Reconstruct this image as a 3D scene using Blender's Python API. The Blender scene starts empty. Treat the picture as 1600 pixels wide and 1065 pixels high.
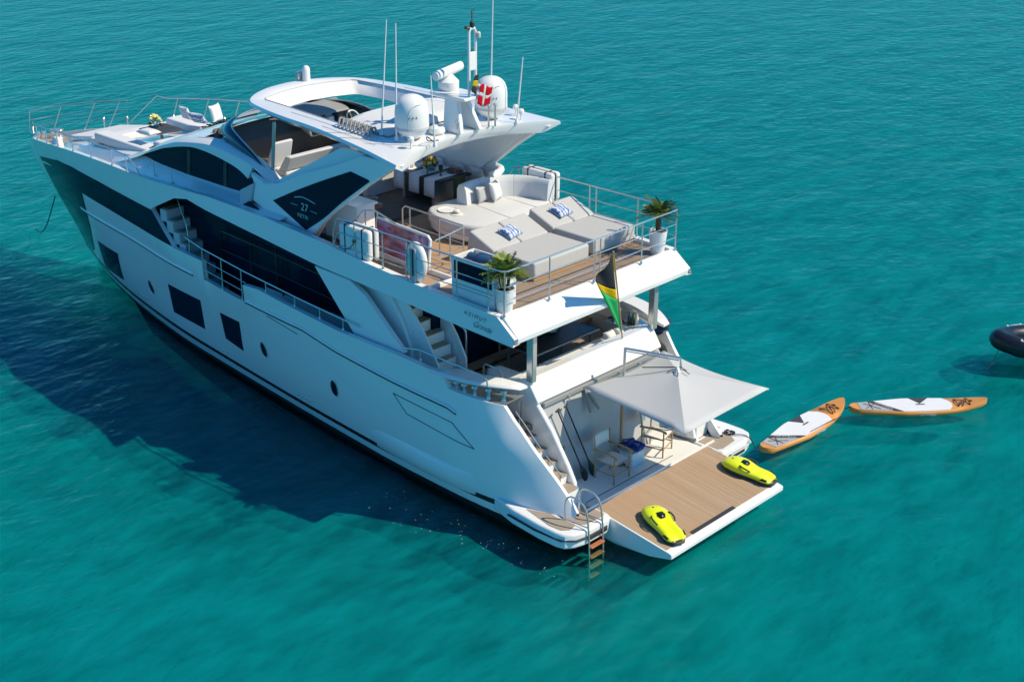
import bpy, bmesh, math, random
import numpy as np
from mathutils import Vector, Matrix
random.seed(7); np.random.seed(7)
S = bpy.context.scene
COL = S.collection
R = math.radians

# ---------------------------------------------------------------- camera, sky, sun, exposure
cam_d = bpy.data.cameras.new("camera"); cam = bpy.data.objects.new("camera", cam_d); COL.objects.link(cam)
S.camera = cam
cam_d.sensor_width = 36.0; cam_d.lens = 2286.56 * 36 / 1600
cam_d.clip_end = 3000; cam_d.clip_start = 0.5
yaw, pitch, roll = -0.8213003, 0.39924164, 0.00662771
f = Vector((math.cos(pitch) * math.cos(yaw), math.cos(pitch) * math.sin(yaw), -math.sin(pitch)))
r = f.cross(Vector((0, 0, 1))).normalized(); u = r.cross(f)
r, u = (math.cos(roll) * r + math.sin(roll) * u), (-math.sin(roll) * r + math.cos(roll) * u)
m = Matrix((r, u, -f)).transposed().to_4x4(); m.translation = Vector((-16.89558, 22.67685, 15.55266))
cam.matrix_world = m

SUN_AZ, SUN_EL = 33.0, 46.0          # degrees: azimuth from dead astern towards starboard
sd = Vector((-math.cos(R(SUN_AZ)) * math.cos(R(SUN_EL)), -math.sin(R(SUN_AZ)) * math.cos(R(SUN_EL)), math.sin(R(SUN_EL))))
sun_d = bpy.data.lights.new("sun", 'SUN'); sun = bpy.data.objects.new("sun", sun_d); COL.objects.link(sun)
sun_d.energy = 5.0; sun_d.angle = R(0.5); sun_d.color = (1.0, 0.87, 0.63)
sun.rotation_euler = sd.to_track_quat('Z', 'Y').to_euler()
sun.location = sd * 60
W = bpy.data.worlds.new("World"); S.world = W; W.use_nodes = True
wn = W.node_tree; bg = wn.nodes["Background"]
sky = wn.nodes.new("ShaderNodeTexSky"); sky.sky_type = 'NISHITA'; sky.sun_disc = False
sky.sun_elevation = R(SUN_EL); sky.sun_rotation = math.atan2(sd.x, sd.y)
sky.air_density = 1.0; sky.dust_density = 0.2; sky.ozone_density = 8.0; sky.altitude = 0
tint = wn.nodes.new("ShaderNodeMix"); tint.data_type = 'RGBA'; tint.blend_type = 'MULTIPLY'; tint.inputs[0].default_value = 1.0
tint.inputs[7].default_value = (0.30, 1.22, 1.55, 1)      # a deep clear tropical blue
wn.links.new(sky.outputs[0], tint.inputs[6]); wn.links.new(tint.outputs[2], bg.inputs[0]); bg.inputs[1].default_value = 0.090
S.view_settings.view_transform = 'Standard'; S.view_settings.look = 'None'
S.view_settings.exposure = 0.06; S.view_settings.gamma = 1.0
S.cycles.max_bounces = 10; S.cycles.transparent_max_bounces = 32

# ---------------------------------------------------------------- node helper and materials
class NT:
    def __init__(s, name):
        s.m = bpy.data.materials.new(name); s.m.use_nodes = True
        s.t = s.m.node_tree; s.t.nodes.clear()
        s.out = s.n('OutputMaterial')
    def n(s, ty, **kw):
        nd = s.t.nodes.new('ShaderNode' + ty)
        for k, v in kw.items(): setattr(nd, k, v)
        return nd
    def set(s, sock, v):
        if isinstance(v, bpy.types.NodeSocket): s.t.links.new(v, sock)
        elif isinstance(v, (tuple, list)) and sock.type == 'RGBA' and len(v) == 3: sock.default_value = (*v, 1)
        else: sock.default_value = v
    def math(s, op, a, b=0.0, c=None):
        nd = s.n('Math', operation=op); s.set(nd.inputs[0], a); s.set(nd.inputs[1], b)
        if c is not None: s.set(nd.inputs[2], c)
        return nd.outputs[0]
    def mix(s, fac, a, b):
        nd = s.n('Mix', data_type='RGBA'); s.set(nd.inputs[0], fac); s.set(nd.inputs[6], a); s.set(nd.inputs[7], b)
        return nd.outputs[2]
    def obj(s):
        return s.n('TexCoord').outputs['Object']
    def noise(s, scale, detail=3, vec=None, stretch=None, rough=0.55):
        v = vec or s.obj()
        if stretch:
            mp = s.n('Mapping'); s.set(mp.inputs[0], v); mp.inputs['Scale'].default_value = stretch; v = mp.outputs[0]
        nd = s.n('TexNoise'); s.set(nd.inputs['Vector'], v); nd.inputs['Scale'].default_value = scale
        nd.inputs['Detail'].default_value = detail; nd.inputs['Roughness'].default_value = rough
        return nd.outputs[0]
    def ramp(s, fac, a, b, lo, hi):
        nd = s.n('MapRange'); s.set(nd.inputs[0], fac); nd.inputs[1].default_value = lo; nd.inputs[2].default_value = hi
        nd.inputs[3].default_value = a; nd.inputs[4].default_value = b
        return nd.outputs[0]
    def bump(s, h, strength, dist=0.02, normal=None):
        nd = s.n('Bump'); s.set(nd.inputs['Height'], h); nd.inputs['Strength'].default_value = strength; nd.inputs['Distance'].default_value = dist
        if normal: s.set(nd.inputs['Normal'], normal)
        return nd.outputs[0]
    def pbsdf(s, col, rough=0.5, metal=0.0, normal=None, **kw):
        p = s.n('BsdfPrincipled'); s.set(p.inputs['Base Color'], col); s.set(p.inputs['Roughness'], rough); s.set(p.inputs['Metallic'], metal)
        if normal: s.set(p.inputs['Normal'], normal)
        for k, v in kw.items(): s.set(p.inputs[k.replace('_', ' ')], v)
        s.t.links.new(p.outputs[0], s.out.inputs[0]); return p

def plain(name, col, rough=0.5, metal=0.0, var=0.06, scale=3.0, bump=0.0, bscale=60.0, bdist=0.004, **kw):
    t = NT(name)
    nz = t.noise(scale, 4)
    c = t.mix(nz, tuple(x * (1 - var) for x in col), tuple(min(1, x * (1 + var)) for x in col))
    nrm = t.bump(t.noise(bscale, 3), bump, bdist) if bump else None
    rr = t.ramp(t.noise(scale * 2.3, 3), max(0, rough * 0.8), min(1, rough * 1.2), 0.3, 0.7)
    t.pbsdf(c, rr, metal, nrm, **kw); return t.m

def planks(name, axis, pitch, cols, caulk, caulkw=0.07, rough=0.6, weather=0.5):
    """boards running perpendicular to `axis` coordinate steps, with dark caulking between"""
    t = NT(name); o = t.obj(); sx = t.n('SeparateXYZ'); t.set(sx.inputs[0], o)
    c = sx.outputs[axis]; q = t.math('DIVIDE', c, pitch)
    fr = t.math('FRACT', t.math('ADD', q, 1000.0)); fl = t.math('FLOOR', q)
    wn_ = t.n('TexWhiteNoise', noise_dimensions='1D'); t.set(wn_.inputs['W'], fl)
    st = [3.0, 3.0, 3.0]; st[axis] = 60.0
    if axis == 0: st[1] = 2.0
    else: st[0] = 2.0
    grain = t.noise(1.0, 5, o, tuple(st))
    big = t.noise(0.9, 4, o)
    base = t.mix(wn_.outputs[0], cols[0], cols[1])
    base = t.mix(t.math('MULTIPLY', grain, 0.7), base, cols[2])
    base = t.mix(t.ramp(big, 0, weather, 0.42, 0.68), base, cols[3])
    isc = t.math('GREATER_THAN', fr, 1 - caulkw)
    col = t.mix(isc, base, caulk)
    nrm = t.bump(t.math('SUBTRACT', grain, t.math('MULTIPLY', isc, 2.0)), 0.25, 0.004)
    t.pbsdf(col, rough, 0, nrm); return t.m

M = {}
M['gel'] = plain('white_gelcoat', (0.80, 0.80, 0.79), 0.16, var=0.015, scale=1.2, Coat_Weight=0.4, Coat_Roughness=0.06)
M['deckwhite'] = plain('white_nonskid', (0.74, 0.74, 0.725), 0.5, var=0.03, scale=4, bump=0.15, bscale=220)
M['cushion'] = plain('pale_grey_cushion', (0.60, 0.61, 0.625), 0.85, var=0.04, scale=7, bump=0.25, bscale=260)
M['cushwhite'] = plain('off_white_cushion', (0.66, 0.67, 0.68), 0.85, var=0.04, scale=7, bump=0.25, bscale=260)
M['sunbed'] = plain('taupe_grey_fabric', (0.47, 0.465, 0.455), 0.9, var=0.05, scale=9, bump=0.3, bscale=300)
M['glass'] = plain('dark_tinted_glass', (0.003, 0.015, 0.032), 0.03, var=0.2, scale=0.4, IOR=1.17)
M['bowglass'] = plain('navy_black_glazing', (0.003, 0.018, 0.040), 0.10, var=0.2, scale=0.4, IOR=1.09)
M['glass2'] = plain('blue_tinted_windscreen', (0.006, 0.03, 0.055), 0.04, var=0.2, scale=0.6, IOR=1.5, Coat_Weight=0.5, Coat_Roughness=0.02)
M['black'] = plain('black_paint', (0.010, 0.011, 0.013), 0.3, var=0.2)
M['antifoul'] = plain('black_antifouling', (0.004, 0.005, 0.006), 0.8, var=0.2)
M['rubber'] = plain('dark_grey_rubber', (0.03, 0.032, 0.035), 0.6, var=0.15)
M['steel'] = plain('polished_stainless_steel', (0.58, 0.58, 0.57), 0.22, 0.72, var=0.05)
M['grey'] = plain('mid_grey_paint', (0.26, 0.27, 0.28), 0.5, var=0.06)
M['lightgrey'] = plain('light_grey_vinyl', (0.50, 0.51, 0.52), 0.6, var=0.05)
M['panel'] = plain('slate_grey_panel', (0.40, 0.41, 0.42), 0.5, var=0.05)
M['brown'] = plain('dark_brown_dash', (0.12, 0.10, 0.088), 0.7, var=0.12, bump=0.2, bscale=150)
M['cork'] = plain('dark_grey_deck_floor', (0.085, 0.074, 0.064), 0.7, var=0.12, bump=0.2, bscale=90)
M['navy'] = plain('navy_fabric', (0.012, 0.022, 0.075), 0.8, var=0.15, bump=0.2, bscale=200)
M['bluecover'] = plain('blue_vinyl', (0.02, 0.07, 0.16), 0.4, var=0.12)
M['wood'] = plain('varnished_walnut', (0.16, 0.060, 0.025), 0.3, var=0.25, scale=6)
M['oak'] = plain('oiled_oak', (0.42, 0.25, 0.12), 0.5, var=0.18, scale=9)
M['treadwood'] = plain('reddish_tread_wood', (0.42, 0.13, 0.045), 0.4, var=0.2, scale=9)
M['sling'] = plain('white_canvas', (0.72, 0.71, 0.68), 0.9, var=0.03, bump=0.3, bscale=300)
M['canopy'] = plain('pale_grey_canvas', (0.50, 0.505, 0.515), 0.85, var=0.02, scale=2, bump=0.2, bscale=260)
M['yellow'] = plain('fluorescent_yellow_plastic', (0.74, 0.83, 0.012), 0.3, var=0.04, Coat_Weight=0.3)
M['orange'] = plain('orange_wood_look_skin', (0.63, 0.27, 0.065), 0.45, var=0.12, scale=7)
M['eva_white'] = plain('white_foam_pad', (0.72, 0.73, 0.76), 0.7, var=0.04, bump=0.2, bscale=120)
M['eva_grey'] = plain('light_grey_foam_pad', (0.36, 0.38, 0.41), 0.75, var=0.05)
M['eva_dark'] = plain('charcoal_foam_pad', (0.045, 0.05, 0.06), 0.75, var=0.1)
M['hypalon'] = plain('black_hypalon', (0.011, 0.013, 0.017), 0.33, var=0.2, bump=0.15, bscale=40)
M['rope'] = plain('dark_rope', (0.02, 0.022, 0.03), 0.9, var=0.2)
M['ropewhite'] = plain('white_rope', (0.6, 0.6, 0.58), 0.9, var=0.1)
M['plasticwhite'] = plain('white_plastic', (0.76, 0.76, 0.75), 0.35, var=0.03)
M['green'] = plain('palm_leaf_green', (0.25, 0.32, 0.045), 0.55, var=0.35, scale=14)
M['greendark'] = plain('dark_leaf_green', (0.035, 0.075, 0.018), 0.55, var=0.35, scale=14)
M['trunk'] = plain('fibrous_brown_trunk', (0.10, 0.065, 0.035), 0.9, var=0.3, scale=30, bump=0.5, bscale=80)
M['soil'] = plain('dark_soil', (0.03, 0.022, 0.015), 1.0, var=0.3, scale=30)
M['petal'] = plain('yellow_orange_petal', (0.72, 0.34, 0.012), 0.6, var=0.3, scale=18)
M['petalpale'] = plain('pale_yellow_petal', (0.66, 0.62, 0.20), 0.6, var=0.2, scale=18)
M['fruit'] = plain('red_fruit', (0.36, 0.03, 0.02), 0.35, var=0.3, scale=20)
M['towel'] = plain('royal_blue_towel', (0.006, 0.035, 0.24), 0.95, var=0.15, bump=0.5, bscale=200)
def cloth_mat(name, col):
    t = NT(name); nz = t.noise(40, 2); c = t.mix(nz, tuple(x * .9 for x in col), tuple(min(1, x * 1.1) for x in col))
    d = t.n('BsdfDiffuse'); t.set(d.inputs[0], c); tr = t.n('BsdfTranslucent'); t.set(tr.inputs[0], c); mx = t.n('MixShader'); mx.inputs[0].default_value = 0.45
    t.t.links.new(d.outputs[0], mx.inputs[1]); t.t.links.new(tr.outputs[0], mx.inputs[2]); t.t.links.new(mx.outputs[0], t.out.inputs[0]); return t.m
for k_, c_ in (('fblack', (0.075, 0.078, 0.09)), ('fgreen', (0.07, 0.60, 0.22)), ('fgold', (0.80, 0.58, 0.02)), ('fred', (0.70, 0.02, 0.035)), ('fwhite', (0.78, 0.78, 0.78))): M[k_] = cloth_mat({'fblack': 'black', 'fgreen': 'green', 'fgold': 'gold', 'fred': 'red', 'fwhite': 'white'}[k_] + '_flag_fabric', c_)
M['ink'] = plain('dark_blue_lettering', (0.012, 0.03, 0.06), 0.4, var=0.1)
M['silver'] = plain('silver_lettering', (0.42, 0.55, 0.58), 0.35, 0.4, var=0.05)
M['tabledark'] = plain('dark_stained_table', (0.012, 0.015, 0.018), 0.35, var=0.2)
M['linen'] = plain('white_linen', (0.66, 0.67, 0.70), 0.9, var=0.04, bump=0.3, bscale=240)
M['bronze'] = plain('bronze_fitting', (0.24, 0.17, 0.07), 0.4, 0.8, var=0.2)
M['skinbrown'] = plain('woven_brown', (0.22, 0.12, 0.05), 0.7, var=0.2, scale=20)
M['teak'] = planks('weathered_teak_platform', 1, 0.052, [(0.40, 0.28, 0.18), (0.50, 0.37, 0.255), (0.30, 0.195, 0.12), (0.42, 0.265, 0.165)], (0.17, 0.115, 0.075), 0.12, 0.7, 0.7)
M['teakdeck'] = planks('greyed_teak_deck', 1, 0.075, [(0.30, 0.225, 0.165), (0.37, 0.285, 0.215), (0.24, 0.165, 0.115), (0.33, 0.25, 0.19)], (0.075, 0.06, 0.05), 0.09, 0.7, 0.5)
M['teakwarm'] = planks('warm_teak_deck', 1, 0.075, [(0.44, 0.29, 0.17), (0.50, 0.34, 0.21), (0.34, 0.21, 0.12), (0.42, 0.28, 0.17)], (0.16, 0.10, 0.07), 0.08, 0.65, 0.4)
M['teakside'] = planks('pale_teak_side_deck', 1, 0.055, [(0.38, 0.31, 0.24), (0.44, 0.36, 0.28), (0.31, 0.24, 0.18), (0.40, 0.32, 0.25)], (0.13, 0.10, 0.08), 0.1, 0.7, 0.5)

def pillow_mat():
    t = NT('blue_white_tie_dye'); o = t.obj(); sx = t.n('SeparateXYZ'); t.set(sx.inputs[0], o)
    a = t.math('ADD', t.math('MULTIPLY', sx.outputs[1], 9.0), t.math('MULTIPLY', t.noise(7, 4), 2.2))
    b = t.math('FRACT', a)
    c = t.mix(t.ramp(b, 0, 1, 0.2, 0.75), (0.055, 0.14, 0.36), (0.62, 0.66, 0.74))
    t.pbsdf(c, 0.9, 0, t.bump(t.noise(200, 2), 0.2, 0.004)); return t.m
M['tiedye'] = pillow_mat()
def purple_mat():
    t = NT('purple_tinted_panel')
    c = t.mix(t.ramp(t.noise(2.2, 4, None, (1.0, 1.0, 3.5)), 0, 1, 0.35, 0.65), (0.15, 0.05, 0.11), (0.42, 0.22, 0.40))
    c = t.mix(t.ramp(t.noise(3.1, 2, None, (1, 1, 2)), 0, 1, 0.55, 0.62), c, (0.30, 0.07, 0.06))
    p = t.pbsdf(c, 0.08); return t.m
M['purple'] = purple_mat()
def clear_mat(name, tint, fac):
    t = NT(name); tr = t.n('BsdfTransparent'); t.set(tr.inputs[0], tint)
    g = t.n('BsdfGlossy'); g.inputs['Roughness'].default_value = 0.03
    mx = t.n('MixShader'); mx.inputs[0].default_value = fac
    t.t.links.new(tr.outputs[0], mx.inputs[1]); t.t.links.new(g.outputs[0], mx.inputs[2]); t.t.links.new(mx.outputs[0], t.out.inputs[0]); return t.m
M['clear'] = clear_mat('clear_blue_glass', (0.45, 0.68, 0.78), 0.12)

# ---------------------------------------------------------------- mesh builder
def V3(p): return np.array(p, float)
class MB:
    def __init__(s): s.v = []; s.f = []; s.sm = []
    def add(s, vs, fs, mirror=False):
        b = len(s.v); s.v += [tuple(map(float, p)) for p in vs]; s.f += [tuple(b + i for i in q) for q in fs]
        return s
    def box(s, lo, hi, rz=0, taper=0):
        (x0, y0, z0), (x1, y1, z1) = lo, hi
        P = [(x0, y0, z0), (x1, y0, z0), (x1, y1, z0), (x0, y1, z0), (x0 + taper, y0 + taper, z1), (x1 - taper, y0 + taper, z1), (x1 - taper, y1 - taper, z1), (x0 + taper, y1 - taper, z1)]
        if rz:
            cx, cy = (x0 + x1) / 2, (y0 + y1) / 2; c, n = math.cos(rz), math.sin(rz)
            P = [(cx + (x - cx) * c - (y - cy) * n, cy + (x - cx) * n + (y - cy) * c, z) for x, y, z in P]
        return s.add(P, [(0, 3, 2, 1), (4, 5, 6, 7), (0, 1, 5, 4), (1, 2, 6, 5), (2, 3, 7, 6), (3, 0, 4, 7)])
    def prism(s, poly, vec):
        """3-D polygon extruded along vec"""
        n = len(poly); a = [V3(p) for p in poly]; b = [p + V3(vec) for p in a]
        return s.add(a + b, [tuple(range(n))[::-1], tuple(range(n, 2 * n))] + [(i, (i + 1) % n, n + (i + 1) % n, n + i) for i in range(n)])
    def slab(s, poly, z0, z1):
        return s.prism([(x, y, z0) for x, y in poly], (0, 0, z1 - z0))
    def loft(s, rings, caps=True, closed=True):
        n = len(rings[0]); vs = [p for rg in rings for p in rg]; fs = []
        for i in range(len(rings) - 1):
            for j in range(n if closed else n - 1):
                k = (j + 1) % n; fs.append((i * n + j, i * n + k, (i + 1) * n + k, (i + 1) * n + j))
        if caps and closed: fs += [tuple(range(n))[::-1], tuple(range((len(rings) - 1) * n, len(rings) * n))]
        return s.add(vs, fs)
    def tube(s, pts, r, n=8, closed=False):
        P = [V3(p) for p in pts]; rr = r if isinstance(r, (list, tuple)) else [r] * len(P); rings = []
        up = None; N = len(P)
        for i in range(N):
            if closed: d = P[(i + 1) % N] - P[i - 1]
            else: d = P[min(i + 1, N - 1)] - P[max(i - 1, 0)]
            d = d / (np.linalg.norm(d) + 1e-12)
            if up is None:
                up = np.cross(d, (0, 0, 1.0)) if abs(d[2]) < 0.95 else np.cross(d, (1.0, 0, 0))
            up = up - d * (up @ d); up /= np.linalg.norm(up) + 1e-12; w = np.cross(d, up)
            rings.append([P[i] + rr[i] * (math.cos(a) * up + math.sin(a) * w) for a in [2 * math.pi * k / n for k in range(n)]])
        if closed: rings.append(rings[0]); return s.loft(rings, False)
        return s.loft(rings, True)
    def lathe(s, prof, c=(0, 0, 0), n=24, sx=1, sy=1):
        rings = [[(c[0] + sx * r * math.cos(2 * math.pi * k / n), c[1] + sy * r * math.sin(2 * math.pi * k / n), c[2] + z) for k in range(n)] for r, z in prof]
        return s.loft(rings, True)
    def ball(s, c, r, n=10, sz=1.0):
        return s.lathe([(r * math.sin(math.pi * i / n) + 1e-4, sz * r * -math.cos(math.pi * i / n)) for i in range(n + 1)], c, 2 * n)
    def grid(s, P):
        a, b = len(P), len(P[0])
        return s.add([p for row in P for p in row], [(i * b + j, i * b + j + 1, (i + 1) * b + j + 1, (i + 1) * b + j) for i in range(a - 1) for j in range(b - 1)])
    def mirror(s):
        n = len(s.v); s.v += [(x, -y, z) for x, y, z in s.v]; s.f += [tuple(n + i for i in q[::-1]) for q in s.f]; return s
    def xf(s, fn): s.v = [tuple(fn(*p)) for p in s.v]; return s
    def build(s, name, mat, parent=None, bevel=0.0, seg=2, angle=35, solid=0.0, merge=1e-4, sub=0, up=False):
        me = bpy.data.meshes.new(name); me.from_pydata(s.v, [], s.f)
        bm = bmesh.new(); bm.from_mesh(me)
        if merge: bmesh.ops.remove_doubles(bm, verts=bm.verts, dist=merge)
        bmesh.ops.dissolve_degenerate(bm, edges=bm.edges, dist=1e-5)
        bmesh.ops.recalc_face_normals(bm, faces=bm.faces)
        if up and sum(fc.normal.z * fc.calc_area() for fc in bm.faces) < 0: bmesh.ops.reverse_faces(bm, faces=bm.faces)
        for fc in bm.faces: fc.smooth = True
        bm.to_mesh(me); bm.free()
        me.set_sharp_from_angle(angle=R(angle))
        me.materials.append(M[mat] if isinstance(mat, str) else mat)
        o = bpy.data.objects.new(name, me); COL.objects.link(o)
        if parent: o.parent = parent
        if solid:
            md = o.modifiers.new('thick', 'SOLIDIFY'); md.thickness = solid; md.offset = 0
        if bevel:
            md = o.modifiers.new('bevel', 'BEVEL'); md.width = bevel; md.segments = seg; md.limit_method = 'ANGLE'; md.angle_limit = R(40); md.harden_normals = False
        if sub:
            md = o.modifiers.new('sub', 'SUBSURF'); md.levels = sub; md.render_levels = sub
        return o
def _b2(s, name, mat, parent=None, bevel=0.0, **kw):
    kw['bevel'] = bevel
    o = s.build(name, mat, parent, **kw)
    q = MB(); q.v = [(x, -y, z) for x, y, z in s.v]; q.f = [f_[::-1] for f_ in s.f]
    q.build(name, mat, parent, **kw); return o
MB.build2 = _b2
def tag(o, label=None, cat=None, group=None, kind=None):
    if label: o['label'] = label
    if cat: o['category'] = cat
    if group: o['group'] = group
    if kind: o['kind'] = kind
    return o
def empty(name, loc=(0, 0, 0), rz=0.0, label=None, cat=None, group=None):
    o = bpy.data.objects.new(name, None); COL.objects.link(o); o.location = loc; o.rotation_euler = (0, 0, rz)
    o.empty_display_size = 0.1
    return tag(o, label, cat, group)
def copy_tree(o, parent=None):
    c = o.copy(); COL.objects.link(c); c.parent = parent
    for ch in [x for x in bpy.data.objects if x.parent == o]: copy_tree(ch, c)
    return c
def lettering(name, body, size, mtx, mat, parent, shear=0.0, space=1.0, depth=0.002, off=0.0):
    cu = bpy.data.curves.new(name, 'FONT'); cu.body = body; cu.size = size; cu.align_x = 'CENTER'; cu.align_y = 'CENTER'
    cu.shear = shear; cu.offset = off; cu.space_character = space; cu.extrude = depth
    t = bpy.data.objects.new(name, cu); COL.objects.link(t)
    bpy.context.view_layer.update()
    me = bpy.data.meshes.new_from_object(t.evaluated_get(bpy.context.evaluated_depsgraph_get()))
    bpy.data.objects.remove(t); bpy.data.curves.remove(cu)
    me.name = name; me.materials.clear(); me.materials.append(M[mat]); me.transform(mtx)
    o = bpy.data.objects.new(name, me); COL.objects.link(o); o.parent = parent; return o
def frame(origin, xdir, ydir):
    x = Vector(xdir).normalized(); z = x.cross(Vector(ydir)).normalized(); y = z.cross(x)
    mm = Matrix((x, y, z)).transposed().to_4x4(); mm.translation = Vector(origin); return mm
def spline(pts, n=8):
    """Catmull-Rom through points"""
    P = [V3(p) for p in pts]; P = [2 * P[0] - P[1]] + P + [2 * P[-1] - P[-2]]; out = []
    for i in range(1, len(P) - 2):
        for k in range(n):
            t = k / n; a, b, c, d = P[i - 1], P[i], P[i + 1], P[i + 2]
            out.append(0.5 * (2 * b + (c - a) * t + (2 * a - 5 * b + 4 * c - d) * t * t + (3 * b - a - 3 * c + d) * t ** 3))
    out.append(P[-2]); return out
def pchip(xs, ys):
    xs = np.array(xs, float); ys = np.array(ys, float); h = np.diff(xs); d = np.diff(ys) / h
    mm = np.zeros(len(xs)); mm[0], mm[-1] = d[0], d[-1]
    for i in range(1, len(xs) - 1):
        if d[i - 1] * d[i] > 0:
            w1, w2 = 2 * h[i] + h[i - 1], h[i] + 2 * h[i - 1]; mm[i] = (w1 + w2) / (w1 / d[i - 1] + w2 / d[i])
    def ev(x):
        if x <= xs[0]: return ys[0] + mm[0] * (x - xs[0])
        if x >= xs[-1]: return ys[-1] + mm[-1] * (x - xs[-1])
        i = int(np.searchsorted(xs, x) - 1); t = (x - xs[i]) / h[i]
        return ((1 + 2 * t) * (1 - t) ** 2 * ys[i] + t * (1 - t) ** 2 * h[i] * mm[i] + t * t * (3 - 2 * t) * ys[i + 1] + t * t * (t - 1) * h[i] * mm[i + 1])
    return ev
def box_part(name, lo, hi, mat, parent, bevel=0.02, **kw): return MB().box(lo, hi, **{k: v for k, v in kw.items() if k in ('rz', 'taper')}).build(name, mat, parent, bevel)
# ---------------------------------------------------------------- water
def water_surface_mat():
    t = NT('sea_surface'); o = t.obj()
    mp = t.n('Mapping'); t.set(mp.inputs[0], o); mp.inputs['Rotation'].default_value = (0, 0, R(47)); mp.inputs['Scale'].default_value = (1.0, 0.62, 1)
    v = mp.outputs[0]
    h = t.math('ADD', t.math('MULTIPLY', t.noise(0.55, 3, v), 1.0), t.math('MULTIPLY', t.noise(2.3, 5, v, None, 0.6), 0.42))
    nrm = t.bump(h, 0.8, 0.24)
    fr = t.n('Fresnel'); fr.inputs[0].default_value = 1.17; t.set(fr.inputs[1], nrm)
    tr = t.n('BsdfTransparent'); t.set(tr.inputs[0], (0.66, 0.965, 0.985))
    g = t.n('BsdfGlossy'); g.inputs['Roughness'].default_value = 0.06; t.set(g.inputs['Normal'], nrm)
    mx = t.n('MixShader'); t.set(mx.inputs[0], fr.outputs[0])
    t.t.links.new(tr.outputs[0], mx.inputs[1]); t.t.links.new(g.outputs[0], mx.inputs[2]); t.t.links.new(mx.outputs[0], t.out.inputs[0]); return t.m
def water_body_mat(name, k, opaque):
    """one sheet of the clouded turquoise water: scatters some light, lets the rest through to the sheets below"""
    t = NT(name); o = t.obj()
    mp = t.n('Mapping'); t.set(mp.inputs[0], o); mp.inputs['Rotation'].default_value = (0, 0, R(47)); mp.inputs['Scale'].default_value = (1.0, 0.34, 1); mp.inputs['Location'].default_value = (13.7 * k, 7.3 * k, 3.1 * k)
    v = mp.outputs[0]
    n1 = t.noise(0.05, 3, v); n2 = t.noise(0.30, 4, v); n3 = t.noise(0.16, 4, o)
    c = t.mix(t.ramp(n1, 0, 1, 0.35, 0.65), WC[0], WC[1])
    c = t.mix(t.ramp(n2, 0, 0.35, 0.45, 0.75), c, WC[2])
    c = t.mix(t.ramp(n3, 0, 0.40, 0.48, 0.75), c, WC[3])
    d = t.n('BsdfDiffuse'); t.set(d.inputs[0], c)
    up = t.n('CombineXYZ'); up.inputs[2].default_value = 1.0; t.set(d.inputs['Normal'], up.outputs[0])
    if opaque: t.t.links.new(d.outputs[0], t.out.inputs[0]); return t.m
    tr = t.n('BsdfTransparent'); t.set(tr.inputs[0], (0.82, 0.99, 0.99))
    mx = t.n('MixShader'); t.set(mx.inputs[0], t.ramp(t.noise(1.7, 5, v, None, 0.62), 0.18, 0.50, 0.36, 0.66))
    t.t.links.new(tr.outputs[0], mx.inputs[1]); t.t.links.new(d.outputs[0], mx.inputs[2]); t.t.links.new(mx.outputs[0], t.out.inputs[0]); return t.m
WC = [(0.003, 0.300, 0.340), (0.002, 0.320, 0.315), (0.002, 0.285, 0.330), (0.006, 0.355, 0.345)]
def fbm(x, y):
    s = np.zeros_like(x)
    rng = np.random.RandomState(3)
    for k in range(46):
        wl = 1.3 * 1.13 ** (k % 16); a = rng.uniform(0, 2 * math.pi); ph = rng.uniform(0, 6.28)
        s += (wl ** 0.6) * np.sin((x * math.cos(a) + y * math.sin(a)) * 2 * math.pi / wl + ph)
    return s / 9.0
wsurf = MB().grid([[(x, y, 0.0) for y in (-500, -120, -60, 0, 60, 120, 500)] for x in (-500, -120, 0, 60, 120, 500)]).build('water_surface', water_surface_mat(), up=True)
tag(wsurf, kind='structure')
for k, (DEP, amp) in enumerate(((-.30, .04), (-.80, .09), (-1.4, .13), (-2.1, .15), (-2.9, .15))):
    st_ = 0.4 if k < 4 else 0.8
    xs = np.arange(-16, 46.01, st_); ys = np.arange(-24, 22.01, st_)
    X, Y = np.meshgrid(xs, ys, indexing='ij')
    edge = np.clip(np.minimum(np.minimum(X + 16, xs[-1] - X), np.minimum(Y + 24, ys[-1] - Y)) / 4, 0, 1)
    Z = DEP + amp * fbm(X + 9 * k, Y - 5 * k) * edge
    body = MB().grid([[(X[i, j], Y[i, j], Z[i, j]) for j in range(len(ys))] for i in range(len(xs))])
    xr = [-500, -16, xs[-1], 500]; yr = [-500, -24, ys[-1], 500]
    for i in range(3):
        for j in range(3):
            if i == 1 and j == 1: continue
            body.add([(xr[i], yr[j], DEP), (xr[i + 1], yr[j], DEP), (xr[i + 1], yr[j + 1], DEP), (xr[i], yr[j + 1], DEP)], [(0, 1, 2, 3)])
    tag(body.build('water', water_body_mat('turquoise_water_%d' % k, k, k == 4), merge=0, up=True), kind='structure')
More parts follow.
